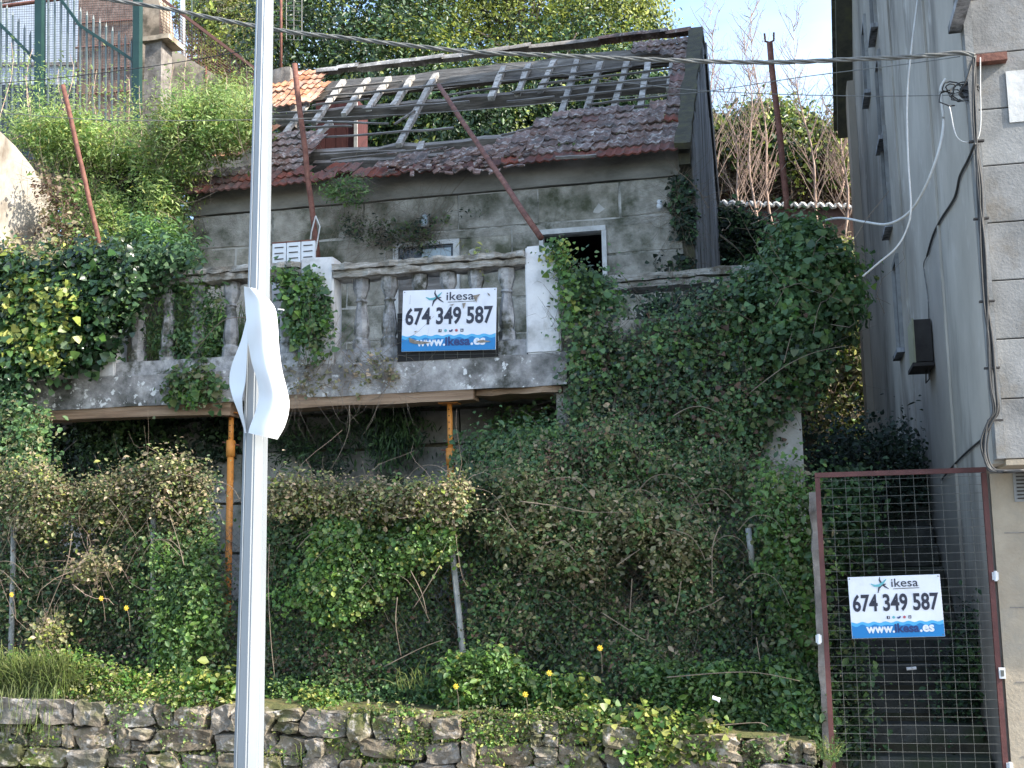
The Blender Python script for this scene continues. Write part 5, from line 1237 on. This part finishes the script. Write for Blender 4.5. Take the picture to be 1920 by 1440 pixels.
mass('bramble_thicket', 'dark bramble and ivy covering the fence and wall left of the gate', 'bramble', [
    (([(880, 900), (1000, 870), (1100, 800), (1370, 850), (1430, 920), (1480, 980), (1515, 1060), (1530, 1200), (1545, 1360), (1100, 1330), (880, 1300)], 8.5, 100000, .031, [(MD, 6), (DK, 4), (OL, 3.0), (BR, .8), (DE, .5), (BT, .5)]), dict(depth=.4, clus=.09, per=24, seed=41, twig=2200, twm=TW_, twlen=.3, holes=[HOLE2, HOLE4], gap=.33, bulge=.25, nscale=2.1)),
    (([(860, 900), (900, 885), (1200, 940), (1330, 1000), (1300, 1100), (1100, 1080), (900, 1000)], 8.3, 9000, .034, [(OL, 4), (BR, 1), (MD, 3)]), dict(depth=.2, clus=.07, per=18, seed=42, gap=.48, nbias=(.2, -.6, .9))),
    (([(850, 840), (1040, 820), (1200, 880), (1150, 940), (900, 930)], 8.9, 10000, .036, [(DK, 3), (MD, 3), (BT, .6)]), dict(depth=.3, seed=43)),
    (([(1440, 880), (1500, 900), (1535, 1320), (1480, 1320)], 8.45, 5200, .036, [(MD, 3), (BT, 2), (OL, 1)]), dict(depth=.15, seed=44, gap=.54))])
mass('wall_ivy', 'dark ivy curtain over the wall between the balcony corner and the gate', 'ivy', [
    (([(1095, 620), (1125, 610), (1135, 650), (1200, 665), (1225, 600), (1300, 600), (1360, 560), (1440, 600), (1520, 640), (1520, 690), (1500, 725), (1450, 760), (1400, 830), (1380, 900), (1280, 920), (1070, 900), (1100, 770)], 9.05, 74000, .034, [(DK, 5), (MD, 4.5), (DP, 1.5), (OL, 1.0), (DE, .4), (BT, .3)]), dict(depth=.25, clus=.10, per=22, seed=51, twig=1300, twm=TD, gap=.34, bulge=.3, shape='ivy', aspect=.8)),
    (([(1200, 600), (1230, 570), (1420, 560), (1400, 610), (1210, 620)], 9.6, 4200, .04, [(DP, 4), (DK, 3)]), dict(depth=.2, seed=52, gap=.35)),
    (([(1085, 505), (1110, 520), (1135, 560), (1135, 640), (1110, 740), (1092, 740), (1090, 640)], 9.3, 3800, .042, [(DK, 5), (BT, 1.6), (MD, 2)]), dict(depth=.2, seed=53, gap=.3, shape='ivy', aspect=.85))])
B = NP()
c1 = P(1500, 540, 9.3)
blobs(B, [(*P(1500, 545, 9.35), .42, .35, .42), (*P(1440, 590, 9.3), .38, .3, .3), (*P(1545, 560, 9.3), .24, .25, .3), (*P(1495, 460, 9.4), .22, .22, .18), (*P(1480, 660, 9.2), .30, .28, .32)], 21000, .05, [(DK, 6), (MD, 3), (BT, .8)], 'ivy', .85, clus=.06, per=16, shell=.4, gap=.25, nscale=3)
A_ = np.array(P(1480, 540, 9.1))[None] + G.normal(size=(40, 3)) * .35; B.strands(A_, A_ + np.stack([G.uniform(-.4, .4, 40), G.uniform(-.3, 0, 40), G.uniform(-.1, .4, 40)], 1), .05, .003, TW_, 5, .05)
stufft(B, 'ivy_mound', LM, 'rounded ivy mound swallowing the end of the terrace rail', 'ivy', kind=None)
mass('railing_ivy', 'glossy ivy with yellow-green young leaves over the left end of the balcony', 'ivy', [
    (([(-20, 490), (60, 478), (150, 478), (210, 480), (235, 510), (245, 570), (205, 590), (180, 640), (150, 665), (95, 690), (40, 700), (-20, 700)], 8.85, 13500, .053, [(GL, 6), (DK, 4), (BT, .5)]), dict(depth=.25, clus=.09, per=14, seed=61, gap=.2, shape='ivy', aspect=.9, bulge=.2)),
    (([(0, 530), (100, 520), (140, 560), (125, 670), (60, 690), (0, 640)], 8.72, 1200, .054, [(YL, 3), (BT, 2)]), dict(depth=.1, clus=.06, per=9, seed=62, gap=.48, shape='ivy', aspect=.9, bulge=.1)),
    (([(-20, 470), (60, 470), (100, 485), (60, 510), (-20, 510)], 8.9, 900, .05, [(BR, 2), (YL, 1)]), dict(seed=63)),
    (([(-20, 700), (35, 700), (35, 800), (-20, 830)], 8.9, 2600, .05, [(DK, 3), (GL, 2)]), dict(seed=64)),
    (([(195, 480), (350, 478), (350, 510), (300, 520), (200, 530)], 9.1, 2600, .045, [(DK, 4), (GL, 1)]), dict(seed=65, gap=.4, shape='ivy'))])
def ivyclump(label, poly, Y, n, size, mixw, name='ivy_clump', **kw):
    B = NP(); kw = dict(dict(depth=.08, clus=.05, per=12, gap=.35, shape='ivy', aspect=.85, bulge=.08, twig=14, twm=TW_, twlen=.2), **kw); thicket(B, poly, Y, n, size, mixw, **kw); return stufft(B, name, LM, label, 'ivy', kind='stuff' if name in ('ivy_clump', 'small_fern') else None)
ivyclump('ivy climbing the white pillar and corner right of the balcony sign', [(1012, 468), (1050, 452), (1066, 480), (1072, 600), (1066, 640), (1056, 560), (1045, 490), (1020, 500)], 9.03, 620, .036, [(DK, 3), (BT, 2), (YL, .7)], seed=71)
ivyclump('ivy hanging over the pillar just right of the lamp post', [(515, 500), (570, 500), (612, 540), (612, 620), (590, 690), (530, 600)], 9.02, 1400, .042, [(DK, 4), (BT, 2), (MD, 2)], seed=72)
ivyclump('ivy tuft drooping over the slab edge left of the lamp post', [(300, 700), (400, 690), (410, 745), (360, 762), (310, 745)], 9.0, 900, .042, [(MD, 3), (BT, 1), (OL, 1)], seed=73)
ivyclump('tangled weeds along the railing left of the lamp post', [(240, 530), (340, 510), (460, 530), (465, 680), (380, 690), (250, 640)], 9.16, 2600, .045, [(DK, 4), (MD, 3), (BT, 1)], seed=74, aspect=.4, shape='oval', gap=.46, name='weed_tangle')
ivyclump('dry creeper strands across the middle of the slab', [(540, 680), (740, 670), (740, 720), (560, 740)], 9.05, 420, .03, [(OL, 2), (BR, 2)], seed=75, twig=160, twlen=.35, gap=.3, name='dry_creeper')
ivyclump('small yellow-green fern sprouting from the rail above the sign', [(878, 470), (905, 470), (900, 500), (885, 500)], 9.15, 60, .07, [(YL, 2), (OL, 1)], seed=76, aspect=.2, shape='oval', twig=0, name='small_fern')
ivyclump('thin creeper hanging above the cottage door', [(640, 400), (760, 420), (900, 385), (880, 440), (780, 470), (650, 440)], 12.9, 1100, .045, [(DP, 2), (MD, 2)], seed=77, gap=.5, twig=260, twlen=.6, name='wall_creeper', shape='oval', aspect=.4)
ivyclump('creeper climbing the right front corner of the cottage', [(1255, 330), (1290, 320), (1300, 500), (1225, 505), (1270, 430)], 12.92, 1500, .045, [(DP, 4), (DK, 2)], seed=78, gap=.45, twig=140, twlen=.5, name='wall_creeper')
ivyclump('straggly green weeds on the broken eaves by the rusty pole', [(590, 335), (700, 330), (720, 380), (600, 370)], 12.65, 900, .05, [(MD, 2), (BT, 1)], seed=79, gap=.4, aspect=.3, shape='oval', twig=60, twlen=.5, name='eaves_weeds')
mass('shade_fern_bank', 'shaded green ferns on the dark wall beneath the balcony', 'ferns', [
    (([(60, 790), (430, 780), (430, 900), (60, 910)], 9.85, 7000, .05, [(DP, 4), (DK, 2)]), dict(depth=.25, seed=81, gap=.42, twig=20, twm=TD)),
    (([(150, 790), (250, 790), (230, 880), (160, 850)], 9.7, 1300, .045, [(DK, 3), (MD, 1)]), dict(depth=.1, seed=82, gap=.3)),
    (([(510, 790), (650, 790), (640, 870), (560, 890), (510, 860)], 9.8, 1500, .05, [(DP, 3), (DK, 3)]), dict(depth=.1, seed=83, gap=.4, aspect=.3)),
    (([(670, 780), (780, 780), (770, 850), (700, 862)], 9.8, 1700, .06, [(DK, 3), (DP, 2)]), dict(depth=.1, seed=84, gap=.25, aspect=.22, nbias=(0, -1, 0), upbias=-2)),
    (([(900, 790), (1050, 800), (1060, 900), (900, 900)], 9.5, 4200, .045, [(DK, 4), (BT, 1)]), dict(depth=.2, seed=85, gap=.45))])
# weeds on the stone wall
def fringe(poly, Y, n, size, mixw, **kw): return ((poly, Y, n, size, mixw), dict(dict(depth=.14, clus=.05, per=12, gap=.35, bulge=.08, nbias=(.1, -.5, .9)), **kw))
mass('wall_top_weeds', 'bright green weeds growing along the top of the stone wall', 'weeds', [
    fringe([(0, 1240), (120, 1230), (240, 1270), (440, 1290), (440, 1325), (250, 1330), (120, 1290), (0, 1300)], 8.1, 9500, .028, [(BT, 4), (YL, 2), (OL, 1)], seed=91),
    fringe([(-20, 1290), (440, 1310), (440, 1345), (330, 1350), (250, 1335), (150, 1345), (60, 1325), (-20, 1340)], 7.98, 3800, .026, [(BT, 4), (YL, 2), (OL, 2)], seed=97, gap=.42, nscale=4, clus=.04, bulge=.03, depth=.05),
    fringe([(495, 1325), (1100, 1345), (1100, 1372), (900, 1360), (700, 1350), (495, 1350)], 7.97, 3000, .024, [(BT, 3), (OL, 3), (YL, 1)], seed=98, gap=.5, nscale=4, clus=.04, bulge=.03, depth=.04),
    fringe([(495, 1305), (620, 1310), (620, 1335), (495, 1330)], 8.08, 1600, .026, [(BT, 3), (YL, 1)], seed=92, gap=.4),
    fringe([(440, 1285), (800, 1290), (900, 1320), (700, 1325), (440, 1315)], 8.3, 4200, .03, [(DK, 3), (MD, 3), (BT, 1)], seed=93),
    fringe([(830, 1240), (930, 1225), (1000, 1280), (1100, 1290), (1180, 1350), (1000, 1345), (840, 1315)], 8.15, 7500, .04, [(BT, 5), (MD, 4), (YL, .6)], seed=94, aspect=.6),
    fringe([(1180, 1260), (1480, 1250), (1540, 1290), (1545, 1385), (1300, 1370), (1150, 1330)], 8.15, 12500, .042, [(MD, 5), (BT, 3), (DK, 3)], seed=95, aspect=.55),
    fringe([(340, 1280), (420, 1270), (440, 1300), (350, 1310)], 8.05, 700, .045, [(BT, 4), (YL, 1)], seed=96, aspect=.8)])
mass('wall_face_weeds', 'small leafy weeds rooted in the joints of the stone wall', 'weeds', [
    fringe([(-20, 1330), (440, 1340), (440, 1450), (-20, 1450)], 7.97, 4600, .022, [(BT, 3), (OL, 3), (YL, 1)], seed=101, gap=.5, nscale=5, clus=.035, bulge=.02, depth=.03),
    fringe([(495, 1345), (1100, 1370), (1100, 1450), (495, 1450)], 7.95, 7500, .022, [(BT, 3), (YL, 2), (OL, 3)], seed=102, gap=.5, nscale=5, clus=.035, bulge=.02, depth=.03),
    fringe([(1340, 1395), (1540, 1400), (1540, 1450), (1340, 1450)], 7.95, 1300, .024, [(BT, 2), (OL, 3)], seed=103, gap=.45, clus=.035, bulge=.02, depth=.03)])
mass('yellow_ivy', 'sunlit yellow-green ivy spilling over the stone wall near the gate', 'ivy', [
    fringe([(1095, 1335), (1180, 1345), (1350, 1365), (1355, 1400), (1340, 1450), (1190, 1450), (1150, 1410), (1100, 1385)], 7.93, 5200, .035, [(YL, 4), (BT, 4), (OL, 1)], seed=104, gap=.25, shape='ivy', aspect=.85, bulge=.1, clus=.05)])
# long grass at the left and odd blades
B = NP()
def grass(c, n, h, spread, lean=0, m=GR):
    base = np.array(c) + np.stack([G.normal(size=n) * spread, G.uniform(-.05, .1, n), G.uniform(-.02, .02, n)], 1)
    hh_ = h * G.uniform(.5, 1.2, n); e = base + np.stack([G.normal(size=n) * h * .35 + lean, G.uniform(-.2, .05, n) * h * 1.2, hh_ * G.uniform(.3, 1, n)], 1)
    B.strands(base, e, h * .18, .0032, m, 5, .01)
for px in range(-20, 130, 14): grass(at(px, 1300, 8.02), 120, .30, .05)
for px in range(0, 110, 18): 
    n_ = 70; b0 = np.array(at(px, 1290, 8.0)) + G.normal(size=(n_, 3)) * .03; B.strands(b0, b0 + np.stack([G.normal(size=n_) * .05, G.uniform(-.08, -.02, n_), -G.uniform(.1, .34, n_)], 1), .05, .003, GR, 5, .01)
for px in (640, 930, 1100, 1250, 560, 780, 1560): grass(at(px, 1425, 7.95), 16, .12, .02)
for px in (380, 420, 780, 880): grass(at(px, 1290, 8.2), 30, .16, .05)
stufft(B, 'long_grass', LM, 'pale long grass spilling over the left end of the stone wall', 'grass')
B = NP()
def g2(c, n, h, spread):
    base = np.array(c) + np.stack([G.normal(size=n) * spread, G.uniform(-.1, .2, n), G.zeros if False else np.zeros(n)], 1); e = base + np.stack([G.normal(size=n) * h * .3, G.uniform(-.2, .1, n) * h, h * G.uniform(.4, 1.1, n)], 1); B.strands(base, e, h * .12, .004, BT, 5, .01)
for px in range(290, 470, 16): g2(at(px, 670, 9.45), 50, .42, .05)
for px in range(500, 620, 25): g2(at(px, 670, 9.45), 20, .4, .05)
stufft(B, 'terrace_grass', LM, 'long green grass growing on the terrace behind the left balusters', 'grass')
# fern at the gate foot
B = NP()
c = np.array(at(1555, 1445, 7.9))
for k in range(9):
    a = -0.9 + k * .28; e = c + np.array([math.sin(a) * .14, rnd.uniform(-.06, .04), .12 + .08 * math.cos(a)]); B.strands(c[None], e[None], .03, .002, GR, 6, 0)
    for t in np.linspace(.25, 1, 16):
        p = c + (e - c) * t + [0, 0, .03 * 4 * t * (1 - t)]; w_ = .03 * (1.15 - t); B.leaves(np.repeat(p[None], 2, 0) + np.array([[w_ / 2, 0, 0], [-w_ / 2, 0, 0]]), np.array([[0, -1, .5]] * 2), np.full(2, w_), YL if k % 3 == 0 else BT, .35)
stufft(B, 'small_fern', LM, 'small fern at the foot of the gate beside the wall end', 'fern', kind=None)
# bare arching stems across the brambles
q = MB()
def stem(pts, Y, r=.0038):
    P_ = [at(x, y, Y + (k * .0)) for k, (x, y) in enumerate(pts)]; Q = [P_[0]] + P_ + [P_[-1]]; out = []
    for i in range(1, len(Q) - 2):
        for k in range(5):
            t = k / 5; a, b_, c, d = Q[i - 1], Q[i], Q[i + 1], Q[i + 2]; out.append(.5 * ((2 * b_) + (c - a) * t + (2 * a - 5 * b_ + 4 * c - d) * t * t + (3 * b_ - a - 3 * c + d) * t ** 3))
    out.append(P_[-1]); q.tube(out, r, 5, r2=r * .5)
for pts, Y in (([(1408, 735), (1440, 710), (1480, 682), (1530, 660), (1590, 648)], 8.7), ([(1470, 680), (1480, 640), (1485, 625)], 8.7), ([(1262, 780), (1290, 765), (1320, 763), (1355, 778)], 8.65), ([(975, 940), (1050, 950), (1100, 960), (1180, 960)], 8.1), ([(1248, 990), (1290, 1003), (1310, 1025), (1322, 1050)], 8.15), ([(1350, 985), (1337, 1020), (1335, 1060), (1336, 1120)], 8.15), ([(1358, 1118), (1330, 1135), (1292, 1150)], 8.15), ([(1277, 1090), (1272, 1125), (1265, 1152)], 8.12), ([(1130, 1150), (1170, 1175), (1210, 1200), (1215, 1180)], 8.1), ([(1185, 1085), (1183, 1120), (1180, 1160)], 8.15), ([(1157, 1060), (1185, 1040), (1200, 1030)], 8.15),
                ([(655, 760), (655, 800), (640, 845), (605, 905)], 8.9), ([(1130, 780), (1100, 775), (1060, 790), (1050, 800)], 9.0), ([(345, 1060), (335, 1020), (318, 965)], 8.12), ([(505, 1020), (503, 1100), (508, 1200), (515, 1270)], 8.15), ([(745, 1120), (742, 1170), (752, 1230)], 8.15), ([(770, 1070), (790, 1110), (800, 1150)], 8.15), ([(825, 1060), (795, 1110), (775, 1140)], 8.15), ([(720, 1250), (790, 1215), (830, 1200)], 8.15), ([(1250, 1270), (1400, 1260), (1500, 1277)], 8.0), ([(135, 1000), (125, 1060), (100, 1120), (70, 1200)], 8.1), ([(1418, 1195), (1425, 1240)], 8.1), ([(470, 595), (420, 600), (380, 640), (355, 670)], 9.0), ([(1350, 1360), (1420, 1355), (1440, 1362)], 7.95)):
    stem(pts, Y)
for _ in range(26):
    x_ = rnd.choice((rnd.uniform(10, 370), rnd.uniform(520, 860), rnd.uniform(900, 1450))); y_ = rnd.uniform(905, 1120); s_ = rnd.choice((-1, 1)); L_ = rnd.uniform(60, 150)
    stem([(x_, y_), (x_ + s_ * L_ * .3, y_ - L_ * .28), (x_ + s_ * L_ * .7, y_ - L_ * .2), (x_ + s_ * L_, y_ + L_ * .35)], 8.2, .0026)
o = tag(q.build('bare_stems', m_twig, None, True), 'pale dead bramble stems arching across the dark ivy', 'stems', None, 'stuff')
# yellow flowers
for i, (px, py, lab) in enumerate(((190, 1122, 'yellow flower leftmost of the pair left of the lamp post'), (237, 1140, 'drooping yellow flower second from the left of the lamp post'), (1125, 1215, 'yellow flower highest above the weeds in the middle'), (1030, 1262, 'yellow flower in the bright weeds above the wall centre'), (985, 1302, 'yellow flower lowest in the weeds above the wall centre'), (855, 1287, 'pale yellow flower left of the centre weeds'), (22, 1115, 'yellow flower near the left edge of the picture'))):
    c = at(px, py, 8.0); r = thing('yellow_flower', lab, 'flower', c, 'yellow flowers in the brambles'); q = MB()
    for k in range(7):
        a = k / 7 * 2 * math.pi; u = Vector((math.cos(a), 0, math.sin(a))); w_ = Vector((-math.sin(a), 0, math.cos(a))); q.add([u * .003, u * .013 + w_ * .006 + Vector((0, -.004, 0)), u * .021, u * .013 - w_ * .006 + Vector((0, -.004, 0))], [(0, 1, 2, 3)])
    q.build('petals', m_flower, r); MB().lathe((0, -.004, -.005), [(.005, 0), (.006, .006), (.002, .01)], 8).build('centre', m_flower, r); MB().tube([(0, .004, 0), (.005, .03, -.06), (.0, .06, -.16)], .0018, 5).build('stalk', m_twig, r)
# fallen litter on the weeds
c = at(1343, 1310, 7.98); o = MB().box((0, 0, 0), (.05, .02, .02), Euler((.3, .4, .2)).to_matrix()).build('litter_scrap', m_litter); roughen(o, .008, 30, 2); o.location = c; tag(o, 'scrap of white litter lying in the weeds near the gate', 'litter')
c = at(1709, 1254, 8.6); o = MB().tube([(-.03, 0, 0), (.03, 0, .005)], .010, 8).build('litter_scrap', m_litter); o.location = c; tag(o, 'small white object on the alley steps below the gate sign', 'litter')
